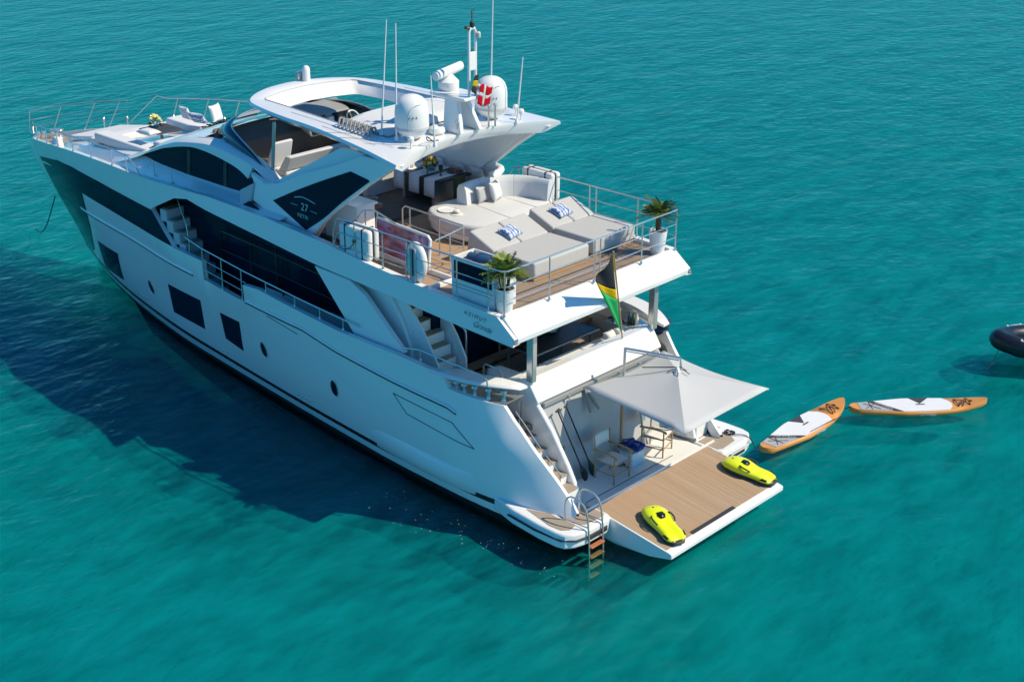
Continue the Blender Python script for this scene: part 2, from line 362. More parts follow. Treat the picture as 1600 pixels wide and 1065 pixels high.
# ---------------------------------------------------------------- the yacht: hull
YT = empty('motor_yacht', (0, 0, 0), 0, 'long white three deck motor yacht anchored with its stern platform folded down', 'yacht')
ZK = [-1.6, -0.6, 0.0, 1.5, 3.2]
HB = [pchip([0, 10, 18, 20], [2.1, 1.7, 0.3, -0.2]),
      pchip([0, 5, 10, 14, 18, 20, 21], [2.5, 2.5, 2.1, 1.5, 0.6, 0.1, -0.25]),
      pchip([0, 1.5, 4.6, 7, 9.5, 12, 14.2, 16.3, 18.5, 20.3, 21.3, 21.9, 22.5], [2.75, 3.0, 2.92, 2.72, 2.47, 2.2, 1.94, 1.56, 1.06, 0.55, 0.2, 0.0, -0.24]),
      pchip([0, .35, .96, 1.5, 2.2, 3.0, 5, 8, 10, 12, 14, 16, 18, 20, 22, 23.6, 24.2], [2.0, 2.32, 2.69, 2.93, 3.11, 3.2, 3.18, 3.05, 2.87, 2.64, 2.4, 2.1, 1.72, 1.2, 0.55, 0.0, -0.25]),
      pchip([0, 0.4, 1.0, 1.6, 2.2, 2.9, 3.8, 5, 8, 10, 12, 13.7, 15.4, 17.35, 19.4, 22, 23.6, 24.6, 25.2, 25.6], [.95, 1.38, 1.95, 2.42, 2.82, 3.09, 3.22, 3.25, 3.2, 3.1, 2.93, 2.76, 2.47, 2.13, 1.76, 1.07, 0.6, 0.24, 0.0, -0.2])]
HBS = pchip([0, 8, 11.6, 12.9, 14.3, 16.7, 19.5, 22, 23.5, 24.3, 24.85, 25.2], [2.1, 3.1, 2.95, 2.86, 2.73, 2.42, 1.9, 1.25, 0.75, 0.38, 0.0, -0.3])
ZS = pchip([0, 11.6, 12.9, 14.3, 16.7, 19.5, 22, 23.5, 24.85, 25.2], [5.0, 5.0, 4.92, 4.80, 4.67, 4.40, 4.02, 3.76, 3.48, 3.42])
def hb(x, z):
    return pchip(ZK + [max(ZS(x), 3.38)], [h(x) for h in HB] + [HBS(x)])(z)
def stem(z):
    lo, hi = 14.0, 25.6
    for _ in range(40):
        mid = (lo + hi) / 2
        if hb(mid, z) > 0: lo = mid
        else: hi = mid
    return lo
STEMZ = [(-1.6 + 0.1 * i) for i in range(56)]; STEMX = [stem(z) for z in STEMZ]
def xs_(z): return float(np.interp(z, STEMZ, STEMX))
TOPX = [0, 0.3, 0.96, 1.6, 1.85, 3.1, 3.3, 4.5, 6.5, 9.5, 10.15, 10.16, 12.0, 12.01, 13.4, 14.4]
TOPZ = [0.64, 0.95, 1.62, 2.27, 2.57, 2.69, 2.97, 3.04, 3.03, 3.2, 3.14, 2.68, 2.74, 3.24, 3.21, 3.98]
def topz(x): return ZS(x) if x > 14.41 else float(np.interp(x, TOPX, TOPZ))
CX = sorted(set([0, .07, .15, .3, .45, .6, .8, .96, 1.1, 1.3, 1.45, 1.6, 1.72, 1.85, 2.1, 2.5, 2.8, 3.1, 3.3, 3.7, 4.5, 5.5, 6.5, 7.5, 8.5, 9.5, 10.15, 10.16, 10.8, 11.4, 12.0, 12.01, 12.4, 12.9, 13.4, 13.8, 14.2, 14.4, 14.42] + [14.8 + 0.4 * i for i in range(20)] + [22.6 + .25 * i for i in range(9)] + [24.7, 24.8, 24.845]))
def hull_rows(z0, ztop, nv, inner=True):
    P = []
    for X_ in CX:
        t = ztop(X_); k = X_ / xs_(t) if X_ > 14.42 else None
        col = []
        for i in range(nv):
            z = z0 + (t - z0) * i / (nv - 1)
            # columns rake smoothly with the stem towards the bow, upright aft
            w = min(1, max(0, (X_ - 14.42) / 6)); x = X_ * (1 - w) + w * (k or 0) * xs_(z) if k else X_
            if k and k > 0.9995: x = xs_(z)
            col.append((x, max(0.0, hb(x, z)), z))
        if inner:
            y = max(0, hb(X_, t)); zi = t - (0.75 if 3 < X_ < 24.0 else 0.3)
            th = .13 if X_ > 2 else .08; col += [(X_, max(0, y - th), t), (X_, max(0, y - th - .02), zi)]
        P.append(col)
    return P
hull = MB().grid(hull_rows(0.16, topz, 22)).mirror()
hull.add([(0.0, y, z) for y, z in ((2.7, .16), (2.2, .62), (-2.2, .62), (-2.7, .16))], [(0, 1, 2, 3)])
hull_o = hull.build('hull', 'gel', YT, angle=28)
keel = MB().grid(hull_rows(-1.6, lambda x: 0.165, 9, False)).mirror()
keel.add([(0, 2.7, .165), (0, 2.4, -.6), (0, .6, -1.6), (0, -.6, -1.6), (0, -2.4, -.6), (0, -2.7, .165)], [(0, 1, 2, 3, 4, 5)])
keel.build('underwater_hull', 'antifoul', YT, angle=40)
def patch(lo, up, n, mm, off=0.012, sides=(1,), yoff=None):
    """strip on the hull skin between two (x,z) polylines, given off as real thickness"""
    def samp(L, t):
        d = np.linspace(0, 1, len(L)); return np.interp(t, d, [p[0] for p in L]), np.interp(t, d, [p[1] for p in L])
    mb = MB()
    for s in sides:
        A = []
        for i in range(n + 1):
            t = i / n; a = samp(lo, t); b = samp(up, t); row = []
            for j in range(mm + 1):
                w = j / mm; x = a[0] * (1 - w) + b[0] * w; z = a[1] * (1 - w) + b[1] * w
                row.append((x, s * (max(0.0, hb(x, z)) + off), z))
            A.append(row)
        top = A; bot = [[(x, y - s * (off + 0.03), z) for x, y, z in row] for row in A]
        mb.grid(top)
        ed = lambda G: G[0] + [r_[-1] for r_ in G[1:]] + G[-1][::-1][1:] + [r_[0] for r_ in G[::-1][1:-1]]
        e1, e2 = ed(top), ed(bot); k = len(e1)
        mb.add(e1 + e2, [(i, (i + 1) % k, k + (i + 1) % k, k + i) for i in range(k)])
    return mb
BOTH = (1, -1)
patch([(0.6, .34), (6, .36), (12, .38), (18, .42), (xs_(.42) - .05, .42)], [(0.6, .46), (6, .48), (12, .50), (18, .55), (xs_(.55) - .05, .55)], 60, 1, 0.008, BOTH).build('boot_stripe', 'black', hull_o)
# long dark hull windows
gl = patch([(13.45, 3.24), (15.4, 3.22), (17.4, 3.2), (19.3, 3.18), (19.4, 2.55)], [(14.4, 3.97), (16.06, 3.95), (17.8, 3.93), (19.7, 3.87), (21.2, 3.70)], 40, 6, 0.012, BOTH)
gl.build('long_bow_window', 'bowglass', YT, angle=40)
pk = patch([(19.4, 2.62), (19.6, 2.0), (20.4, 1.0), (21.6, 0.45)], [(21.15, 3.69), (23.5, 3.20), (23.3, 2.55), (23.2, 2.0)], 24, 8, 0.014, BOTH)
pk.build('anchor_pocket', 'bowglass', YT, angle=40)
for q in ([(19.3, 1.66), (17.6, 1.79), (17.9, .84), (19.75, .62)], [(14.32, 1.90), (12.55, 1.98), (12.79, 1.05), (14.5, .99)], [(11.59, 1.94), (10.66, 1.98), (10.86, 1.08), (11.68, 1.16)]):
    # lines come from the shell at that height
    w = patch([q[3], q[2]], [q[0], q[1]], 8, 6, 0.01).build('hull_window', 'bowglass', YT, angle=60)
for cx, cz in ((15.6, 1.39), (9.71, 1.53), (6.86, 1.48)):
    yy = hb(cx, cz); g = MB(); rim = MB()
    ring = [(cx + 0.125 * math.cos(a), yy + 0.012, cz + 0.21 * math.sin(a)) for a in np.linspace(0, 2 * math.pi, 28)[:-1]]
    ring = [(x, hb(x, z) + 0.014, z) for x, y, z in ring]
    g.prism([(x, y - .002, z) for x, y, z in ring], (0, -0.04, 0)); rim.tube(ring, 0.012, 6, True)
    po = g.build('porthole', 'glass', YT); rim.build('porthole_rim', 'steel', po)
for cx, cz, n_ in ((21.2, .62, 3), (16.85, .77, 4), (12.06, .66, 2), (8.61, .66, 4)):
    for k in range(n_):
        x = cx - .16 * k; MB().ball((x, hb(x, cz), cz), 0.03, 5).build('hull_outlet', 'steel', hull_o)
# rub rail / groove line
for a, b in (([(12.56, 2.69), (16.4, 2.65), (19.9, 2.50)], 0), ([(10.1, 2.69), (7.82, 2.66), (6.64, 2.48), (4.72, 2.34), (3.07, 2.25), (2.85, 2.18)], 1)):
    pts = []
    for t in np.linspace(0, 1, 40):
        x = np.interp(t, np.linspace(0, 1, len(a)), [p[0] for p in a]); z = np.interp(t, np.linspace(0, 1, len(a)), [p[1] for p in a]); pts.append((x, hb(x, z) + 0.008, z))
    MB().tube(pts, 0.022, 8).build('rub_rail', 'black' if b == 0 else 'rubber', hull_o)
    MB().tube([(x, y + 0.005, z + 0.05) for x, y, z in pts], 0.03, 8).build('rub_rail_moulding', 'gel', hull_o)
def groove(pts, r_=0.010, close=True):
    out = []
    L = pts + ([pts[0]] if close else [])
    for a, b in zip(L[:-1], L[1:]):
        for t in np.linspace(0, 1, 10)[:-1]:
            x = a[0] + (b[0] - a[0]) * t; z = a[1] + (b[1] - a[1]) * t; out.append((x, hb(x, z) + 0.002, z))
    return MB().tube(out, r_, 5, close)
groove([(4.75, 2.07), (2.95, 1.95), (2.35, 1.52), (4.35, 1.70)]).build('shell_door_seam', 'rubber', hull_o)
groove([(9.25, 2.60), (7.9, 2.48)], 0.009, False).build('shell_door_seam', 'rubber', hull_o)
# quarter spray ledge near the stern
lp = []
for x in np.linspace(6.0, 2.1, 22):
    w = max(0, min(1, (6.0 - x) / 2.0, (x - 2.2) / .9)); yo = 0.09 * w
    lp.append([(x, hb(x, .95) - .04, .95), (x, hb(x, .9) + yo * .35 - .01, .90), (x, hb(x, .66) + yo - .01, .66), (x, hb(x, .4) + yo - .01, .40), (x, hb(x, .3) - .05, .30)])
MB().loft(lp).build2('spray_ledge', 'gel', hull_o, angle=50)
# bow chrome and stem fittings
MB().box((24.55, -.07, 3.46), (25.0, .07, 3.56)).build('bow_roller', 'steel', YT, 0.02)
for s in (1, -1):
    for x in (24.2, 23.9):
        MB().lathe([(.05, 0), (.045, .12), (.07, .14), (.06, .2)], (x, s * .22, ZS(x) - .05), 12).build('bollard', 'steel', YT)
MB().lathe([(.16, 0), (.16, .12), (.1, .16), (.1, .3), (.15, .32), (.15, .36)], (22.9, .25, 3.72), 16).build('windlass', 'steel', YT, 0.01)
MB().box((21.0, 1.15, 4.0), (21.4, 1.42, 4.36), 0, .05).build('fender_basket', 'plasticwhite', YT, 0.06)

# ---------------------------------------------------------------- decks
def strip_deck(xa, xb, zf, yi, yo, n=20):
    rows = []
    for x in np.linspace(xa, xb, n):
        rows.append([(x, yi(x) + (yo(x) - yi(x)) * k / 6, zf(x)) for k in range(7)])
    return rows
fd = MB().grid([[(x, max(0, hb(x, ZS(x)) - .14) * k, ZS(x) - .10 - .12 * min(1, (24.8 - x) / 3)) for k in np.linspace(-1, 1, 13)] for x in np.linspace(14.5, 24.4, 30)])
fd.build('foredeck_floor', 'teakside', YT)
sdx = list(np.linspace(4.42, 14.6, 12)); MB().slab([(x, hb(x, 2.0) - .10) for x in sdx] + [(x, -(hb(x, 2.0) - .10)) for x in sdx[::-1]], 2.0, 2.1).build('side_deck', 'teakdeck', YT)
MB().slab([(1.6, -2.0), (1.6, 2.0), (2.4, 2.9), (4.42, 2.98), (4.42, -2.98), (2.4, -2.9)], 1.82, 1.95).build('cockpit_floor', 'teakdeck', YT)
# coachroof rising out of the foredeck
def croof(x, y):
    t = (x - 14.5) / (21.6 - 14.5)
    return 0
cr = []
for x in np.linspace(15.2, 21.9, 24):
    t = (x - 15.2) / 6.7; w = 1.75 - 0.95 * t ** 2.2; base = ZS(x) - .22; h = 0.42 - 0.20 * t
    if x > 21.5: h *= (21.9 - x) / .4
    cr.append([(x, -w - .1, base), (x, -w + .05, base + h * .85), (x, -w + .3, base + h)] + [(x, yy, base + h + .02) for yy in np.linspace(-w + .5, w - .5, 6)] + [(x, w - .3, base + h), (x, w - .05, base + h * .85), (x, w + .1, base)])
MB().grid(cr).build('foredeck_coachroof', 'gel', YT, angle=40)
def fz(x):
    t = (x - 15.2) / 6.7; return ZS(x) - .22 + 0.42 - 0.20 * t + .02
def pad(name, x0, x1, y0, y1, h, mat='cushwhite', parent=None, dz=0.0, bev=.05):
    P = [(x0, y0), (x1, y0), (x1, y1), (x0, y1)]
    return MB().add([(x, y, fz(x) + dz - .02) for x, y in P] + [(x, y, fz(x) + dz + h) for x, y in P], [(0, 1, 2, 3), (4, 5, 6, 7), (0, 1, 5, 4), (1, 2, 6, 5), (2, 3, 7, 6), (3, 0, 4, 7)]).build(name, mat, parent or YT, bev, 3)
pad('bow_sunpad', 19.4, 21.3, -.92, .92, .13)
fs = empty('foredeck_seat', (0, 0, 0)); fs.parent = YT
MB().box((18.9, -1.45, fz(19) - .05), (19.35, 1.35, fz(19) + .14)).build('seat', 'cushwhite', fs, .06, 3)
MB().box((16.3, .95, fz(17.5) - .08), (18.95, 1.42, fz(17.5) + .17)).build('seat', 'cushwhite', fs, .06, 3)
MB().box((16.3, -1.55, fz(17.5) - .08), (18.95, -.95, fz(17.5) + .16)).build('seat', 'cushwhite', fs, .06, 3)
MB().box((15.7, -1.3, fz(16) - .08), (16.4, 1.2, fz(16) + .22)).build('backrest', 'cushwhite', fs, .08, 3)

# ---------------------------------------------------------------- wheelhouse
ARCH = [(16.9, 4.66), (15.4, 5.17), (14.6, 5.56), (14.0, 5.78), (13.4, 5.95), (12.2, 6.11), (11.3, 6.05), (10.5, 5.92), (9.55, 5.50)]
arc = spline([(x, 0, z) for x, z in ARCH], 5)
def arz(x): return float(np.interp(-x, [-p[0] for p in arc], [p[2] for p in arc]))
WIN_T = spline([(15.2, 0, 5.20), (14.6, 0, 5.42), (14.0, 0, 5.62), (12.75, 0, 5.86), (11.2, 0, 5.72), (10.45, 0, 5.44)], 6)
WIN_B = spline([(15.2, 0, 5.16), (14.4, 0, 5.10), (12.6, 0, 5.10), (11.03, 0, 5.12), (10.6, 0, 5.25), (10.45, 0, 5.40)], 6)
arch = MB()
def ya(x, z): return 2.38 - 0.20 * max(0, min(1, (x - 13.2) / 3.5)) - 0.10 * max(0, (z - 5.0))
A = []
for i, t in enumerate(np.linspace(0, 1, 42)):
    x = 16.9 + (9.55 - 16.9) * t; zt = arz(x); zb = max(ZS(x) - .2, 4.72) if x > 10.3 else 4.8
    zi = float(np.interp(-x, [-p[0] for p in WIN_T], [p[2] for p in WIN_T])) if 10.45 < x < 15.2 else None
    zi = min(zt - .02, zi if zi else zt - .05)
    A.append([(x, ya(x, zt) - .22, zt + .03), (x, ya(x, zt) - .05, zt), (x, ya(x, zt) + .06, zt - .07), (x, ya(x, zi) + .05, zi), (x, ya(x, zi) - .05, zi)])
arch.grid(A); arch.build2('wheelhouse_arch', 'gel', YT, angle=38)
wg = MB()
wl = [[(p[0], ya(p[0], p[2]) - .04, p[2]), (p[0], ya(p[0], (p[2] + q[2]) / 2) - .04, (p[2] + q[2]) / 2), (p[0], ya(p[0], q[2]) - .03, q[2])] for p, q in zip([(x, 0, float(np.interp(-x, [-p[0] for p in WIN_T], [p[2] for p in WIN_T])) + .02) for x in np.linspace(15.25, 10.42, 30)], [(x, 0, float(np.interp(-x, [-p[0] for p in WIN_B], [p[2] for p in WIN_B]))) for x in np.linspace(15.25, 10.42, 30)])]
wgo = wg.grid(wl).build2('wheelhouse_window', 'glass', YT)
for x in (13.05, 11.55):
    MB().prism([(x, ya(x, 5.1) - .035, 5.12), (x + .13, ya(x, 5.1) - .035, 5.12), (x + .13, ya(x, 5.75) - .035, arz(x) - .28), (x, ya(x, 5.75) - .035, arz(x) - .28)], (0, .012, 0)).build2('window_mullion', 'black', wgo)
sl = []
for x in np.linspace(16.9, 8.9, 30):
    zb = 5.10 if x < 15 else 5.12 - (x - 15) * .22
    yb = max(hb(x, ZS(x)) - .14, 2.3) if x > 11.6 else 2.82
    zz = ZS(x) - .2 if x > 13.4 else ZS(x) - .2 + .2 * min(1, (13.4 - x) / 1.0)
    zz = min(zz, 4.98); yy = ya(x, 5.1)
    sl.append([(x, yy - .10, zb + .06), (x, yy - .02, zb - .01), (x, yy + .05, zb - .05), (x, min(yy + .24, yb), (zb + zz) / 2 - .02), (x, yb + .02, zz - .01)])
MB().grid(sl).build2('wheelhouse_side', 'gel', YT, angle=50)
# overhanging cheek behind the window and the dark triangle under it
ck = MB().prism([(10.67, 2.60, 5.28), (10.10, 2.62, 5.57), (10.23, 2.66, 5.08), (10.64, 2.66, 4.90)], (0, -.30, .02)); ck.build2('window_cheek', 'lightgrey', YT, bevel=0.015)
tri = MB().prism([(10.62, 2.70, 4.90), (10.19, 2.68, 5.13), (9.40, 2.70, 4.86)], (0, .03, .0)); tri.build2('side_vent', 'glass', YT)
rf = []
for x in np.linspace(17.2, 12.75, 26):
    zc = arz(min(x, 16.9)) + .02 - (0.25 if x > 16.9 else 0); w = ya(x, zc) - .2
    rf.append([(x, w * k, zc + .14 * (1 - k * k)) for k in np.linspace(-1, 1, 15)])
rfo = MB().grid(rf).build('wheelhouse_roof', 'gel', YT, angle=60)
wp = [(16.2, 1.35, 0), (15.6, 1.1, 0), (14.9, .75, 0), (14.3, .35, 0), (13.9, 0.05, 0), (13.6, -.25, 0)]
wp = spline(wp, 6); MB().tube([(x, y, arz(x) + .02 + .14 * (1 - (y / 2.1) ** 2) + .03) for x, y, z in wp], 0.02, 6).build('windscreen_wiper', 'black', rfo)
for k in range(9):
    x = 14.75 - .12 * k; y = .62 - .085 * k; z = arz(x) + .17 * (1 - (y / 2.1) ** 2) + .03
    MB().tube([(x - .06, y + .05 * (-1) ** k, z), (x, y + .10, z + .05), (x + .05, y - .09, z + .02), (x - .03, y - .02, z + .04)], 0.016, 5).build('wiper_motor', 'black', rfo)
# flybridge coaming, windscreen and forward cockpit
cm = []
for x in np.linspace(12.95, 9.0, 20):
    zt = arz(max(x, 9.56)) + .03 if x > 9.56 else 5.5 - (9.56 - x) * 1.2
    cm.append([(x, ya(x, zt) - .16, zt), (x, ya(x, zt) - .30, zt - .02), (x, ya(x, zt) - .36, 4.6)])
MB().grid(cm).build2('flybridge_coaming', 'gel', YT, angle=40)
ws = spline([(9.9, 2.16, 5.52), (10.6, 2.18, 5.92), (11.4, 2.14, 6.10), (12.2, 1.95, 6.16), (12.75, 1.55, 6.22), (13.05, .9, 6.27), (13.15, 0, 6.28)], 6)
wt = spline([(9.95, 2.14, 5.56), (10.5, 2.15, 6.02), (11.2, 2.08, 6.32), (11.85, 1.85, 6.46), (12.3, 1.4, 6.50), (12.6, .8, 6.52), (12.7, 0, 6.53)], 6)
mid = [(a + b) / 2 + np.array([.03, .02, .02]) for a, b in zip(ws, wt)]
wso = MB().grid([list(ws), mid, list(wt)]).mirror().build('flybridge_windscreen', 'glass2', YT, angle=70, solid=0.02)
MB().tube(list(wt) + [(x, -y, z) for x, y, z in wt[::-1][1:]], 0.02, 6).build('windscreen_rail', 'steel', wso)
MB().add([(9.9, 2.19, 5.50), (10.55, 2.2, 5.72), (10.2, 2.36, 5.30), (9.7, 2.42, 5.32)], [(0, 1, 2, 3)]).build2('corner_glass', 'glass', wso, solid=.02)
fl = MB().slab([(8.0, -2.1), (8.0, 2.1), (12.9, 1.9), (12.9, -1.9)], 4.50, 4.585).build('flybridge_forward_floor', 'cork', YT)
MB().add([(12.9, -1.7, 6.2), (12.9, 1.7, 6.2), (12.3, 1.9, 5.85), (12.3, -1.9, 5.85), (12.9, -1.7, 4.6), (12.9, 1.7, 4.6), (12.3, 1.9, 4.6), (12.3, -1.9, 4.6)], [(0, 1, 2, 3), (2, 3, 7, 6), (0, 1, 5, 4), (1, 2, 6, 5), (0, 3, 7, 4), (4, 5, 6, 7)]).build('dashboard', 'brown', YT, .05, 3)
hc = MB().add([(12.35, -1.85, 6.12), (12.35, -.35, 6.12), (11.55, -.35, 5.82), (11.55, -1.85, 5.82), (12.3, -1.85, 6.52), (12.3, -.35, 6.52), (11.75, -.35, 6.30), (11.75, -1.85, 6.30)], [(0, 1, 2, 3), (4, 5, 6, 7), (0, 1, 5, 4), (1, 2, 6, 5), (2, 3, 7, 6), (3, 0, 4, 7)]).build('helm_console', 'grey', YT, .05, 3)
for y0, y1 in ((-1.78, -1.22), (-.98, -.42)):
    MB().add([(11.545, y0, 5.88), (11.545, y1, 5.88), (11.735, y1, 6.27), (11.735, y0, 6.27)], [(0, 1, 2, 3)]).build('screen', 'black', hc, solid=.02)
MB().box((11.60, -1.18, 5.95), (11.66, -1.02, 6.22)).build('switch_panel', 'plasticwhite', hc, .01)
MB().tube([(11.34 + .1 * math.sin(a), -1.60 + .2 * math.cos(a), 6.14 + .19 * math.sin(a)) for a in np.linspace(0, 2 * math.pi, 25)[:-1]], .022, 6, True).build('steering_wheel', 'plasticwhite', hc)
hl = empty('helm_lounge'); hl.parent = YT
MB().box((11.25, -1.75, 4.58), (12.30, 0.75, 5.05)).build('base', 'gel', hl, .04)
MB().box((11.30, -1.70, 5.05), (12.25, 0.70, 5.2)).build('seat', 'cushion', hl, .05, 3)
MB().add([(11.30, -1.75, 5.2), (11.30, 0.75, 5.2), (11.57, 0.75, 5.2), (11.57, -1.75, 5.2), (11.05, -1.75, 5.62), (11.05, 0.75, 5.62), (11.25, 0.75, 5.62), (11.25, -1.75, 5.62)], [(0, 1, 2, 3), (4, 5, 6, 7), (0, 1, 5, 4), (1, 2, 6, 5), (2, 3, 7, 6), (3, 0, 4, 7)]).build('backrest', 'cushion', hl, .05, 3)
hs = empty('helm_seat'); hs.parent = YT
MB().box((11.80, 0.25, 4.58), (12.35, 0.85, 5.1)).build('base', 'gel', hs, .05)
MB().box((11.75, 0.23, 5.1), (12.40, 0.87, 5.25)).build('seat', 'cushion', hs, .05, 3)
MB().add([(11.75, 0.20, 5.2), (11.75, 0.90, 5.2), (11.90, 0.90, 5.2), (11.90, 0.20, 5.2), (11.50, 0.25, 5.92), (11.50, 0.85, 5.92), (11.62, 0.85, 5.92), (11.62, 0.25, 5.92)], [(0, 1, 2, 3), (4, 5, 6, 7), (0, 1, 5, 4), (1, 2, 6, 5), (2, 3, 7, 6), (3, 0, 4, 7)]).build('backrest', 'cushion', hs, .05, 3)
for y in (.23, .87): MB().box((11.75, y - .05, 5.25), (12.25, y + .05, 5.42)).build('armrest', 'oak', hs, .03)
fb = empty('flybridge_bench'); fb.parent = YT
MB().box((10.15, -0.55, 4.58), (11.05, 0.65, 4.86)).build('base', 'gel', fb, .04)
MB().box((10.13, -0.57, 4.86), (11.07, 0.67, 4.98)).build('seat', 'brown', fb, .03)
# ---------------------------------------------------------------- upper deck, side fascia, arms
BLO = [(14.45, 3.99), (13.1, 4.6), (12.46, 4.73), (9.74, 4.49), (7.5, 4.29), (5.06, 4.20), (3.3, 4.11), (1.42, 4.05)]
BUP = [(14.45, 4.79), (12.9, 4.92), (11.6, 5.0), (9.5, 4.97), (7.3, 4.86), (6.1, 4.75), (4.46, 4.65), (2.8, 4.60), (1.92, 4.58), (1.42, 4.20)]
def li(L, x): return float(np.interp(-x, [-p[0] for p in L], [p[1] for p in L]))
rows = []
for x in [14.45, 14.2, 13.9, 13.5, 13.1, 12.8, 12.46, 12, 11.6] + list(np.linspace(11.2, 2.0, 30)) + [1.92, 1.7, 1.42]:
    lo, up = li(BLO, x), li(BUP, x); col = []
    for k in range(7):
        z = lo + (up - lo) * k / 6
        w = max(0, min(1, (x - 11.0) / 1.5)); y = (2.97 - .05 * k / 6) * (1 - w) + w * hb(x, z) + .005
        col.append((x, y, z))
    yin = col[-1][1] - (.15 if x < 13 else .1)
    col += [(x, yin, up), (x, yin - .02, lo + .02 if x < 12 else max(lo, up - .3)), col[0]]
    rows.append(col)
fas = MB().grid(rows)
fas.build2('side_fascia', 'gel', YT, angle=40)
MB().prism([(1.96, -2.84, 4.56), (1.86, -2.84, 4.585), (1.80, -2.84, 4.56), (1.40, -2.84, 4.20), (1.42, -2.84, 4.08), (1.75, -2.84, 4.05), (2.0, -2.84, 4.2)], (0, 5.68, 0)).build('aft_fascia', 'gel', YT, 0.015)
MB().loft([[(x, -2.8, li(BLO, x) + .03), (x, 2.8, li(BLO, x) + .03), (x, 2.8, min(4.44, li(BLO, x) + .3)) , (x, -2.8, min(4.44, li(BLO, x) + .3))] for x in (2.0, 3.3, 5.06, 7.5, 9.0)]).build('upper_deck_soffit', 'gel', YT)
MB().slab([(1.98, -2.79), (1.98, 2.79), (4.1, 2.79), (4.1, -2.79)], 4.441, 4.50).build('upper_deck_teak', 'teakdeck', YT)
MB().slab([(4.1, -2.79), (4.1, 1.95), (4.4, 1.95), (4.4, 2.79), (8.6, 2.72), (8.6, -2.72)], 4.442, 4.502).build('upper_deck_teak', 'teakwarm', YT)
# side arms carrying the hardtop
AO = [(9.35, 4.84), (10.2, 5.13), (10.14, 5.5), (10.32, 5.76), (9.75, 5.62), (9.3, 5.72), (8.33, 6.15), (7.2, 6.58), (6.5, 6.9), (5.2, 6.92), (5.5, 6.76), (6.22, 6.28), (7.33, 5.44), (8.0, 4.78)]
def arm_y(z): return 2.64 - .11 * (z - 4.8)
for s in (1, -1):
    a = MB().prism([(x, s * arm_y(z), z) for x, z in AO], (0, -s * .15, 0)).build('hardtop_arm', 'gel', YT, 0.03)
    q = spline([(9.43, 0, 5.29), (8.6, 0, 5.70), (7.7, 0, 6.11), (6.78, 0, 6.50)], 5) + [V3((6.2, 0, 6.43))] + spline([(6.15, 0, 6.40), (7.0, 0, 5.77), (7.6, 0, 5.27), (8.2, 0, 4.86)], 4)
    qo = MB().prism([(p[0], s * (arm_y(p[2]) + .008), p[2]) for p in q], (0, -s * .02, 0)).build('quarter_window', 'glass', a, 0)
    if s == 1:
        F = lambda x, z: frame((x, arm_y(z) + .011, z), (-1, 0, -.04), (.0, -.05, 1))
        lettering('number_lettering', '27', .25, F(8.28, 5.36), 'silver', qo, 0, 1.05)
        lettering('word_lettering', 'METRI', .13, F(8.33, 5.15), 'silver', qo, 0, 1.1)
        for e_ in ([(8.76, 5.37), (8.53, 5.37)], [(8.06, 5.34), (7.84, 5.32)]): MB().tube([(x, arm_y(z) + .012, z) for x, z in e_], .008, 5).build('emblem_line', 'silver', qo)
        MB().tube([(p[0], arm_y(p[2]) + .012, p[2]) for p in spline([(8.66, 0, 5.53), (8.4, 0, 5.59), (8.13, 0, 5.57), (7.90, 0, 5.53)], 5)], [.004] + [.014] * 14 + [.004], 5).build('emblem_line', 'silver', qo)
# inner white lining of the arms
MB().prism([(5.6, 2.24, 6.88), (6.38, 2.31, 6.28), (7.5, 2.40, 5.44), (8.1, 2.47, 4.6), (10.2, 2.47, 4.6), (9.9, 2.38, 5.5), (7.3, 2.24, 6.9)], (0, -.05, 0)).build2('arm_lining', 'gel', YT)
# buttresses from the bulwark up to the upper deck
MB().prism([(7.62, 2.93, 4.22), (6.40, 2.93, 4.19), (5.9, 2.95, 3.98), (5.2, 3.0, 3.48), (4.55, 3.05, 3.03), (4.66, 3.05, 2.93), (6.18, 3.03, 2.95), (6.9, 2.98, 3.58)], (0, -.13, 0)).build2('side_buttress', 'gel', YT, bevel=.02)
MB().prism([(6.7, 2.66, 4.16), (5.5, 2.66, 4.16), (5.0, 2.66, 3.5), (4.74, 2.66, 2.9), (4.74, 2.66, 2.1), (6.1, 2.66, 2.1)], (0, -.1, 0)).build2('inner_buttress', 'gel', YT, bevel=.03)
# saloon
sg = MB().box((4.62, -2.14, 2.10), (14.2, 2.14, 4.30)).build('saloon_glazing', 'glass', YT)
MB().box((4.7, 2.142, 2.1), (10.5, 2.17, 2.74)).build('saloon_lower_wall', 'gel', YT)
MB().tube([(12.10, 2.24, 2.3), (12.10, 2.24, 3.72), (12.0, 2.24, 3.84), (9.73, 2.24, 3.74), (6.6, 2.24, 3.55)], .024, 8).tube([(12.1, 2.24, 3.35), (9.73, 2.24, 3.25), (6.6, 2.24, 3.08)], .016, 6).tube([(9.7, 2.24, 2.74), (9.7, 2.24, 3.74)], .02, 6).tube([(8.3, 2.24, 2.74), (8.3, 2.24, 3.65)], .02, 6).tube([(10.9, 2.24, 2.3), (10.9, 2.24, 3.79)], .02, 6).build('rail_reflection', 'black', sg)  # black tubes modelled as the rail's dark reflection in the glass
for x in (6.4, 8.2, 10.0): MB().box((x, 2.135, 2.1), (x + .06, 2.155, 4.1)).build('window_mullion', 'black', sg)
MB().box((4.60, -2.18, 3.93), (4.615, 2.18, 4.09)).build('door_head', 'gel', sg)
for y in (-1.1, 0, 1.1): MB().box((4.595, y - .03, 2.0), (4.615, y + .03, 3.93)).build('door_frame', 'steel', sg)
MB().box((4.5, 1.7, 2.0), (4.56, 1.76, 3.95)).build('door_frame', 'plasticwhite', sg)

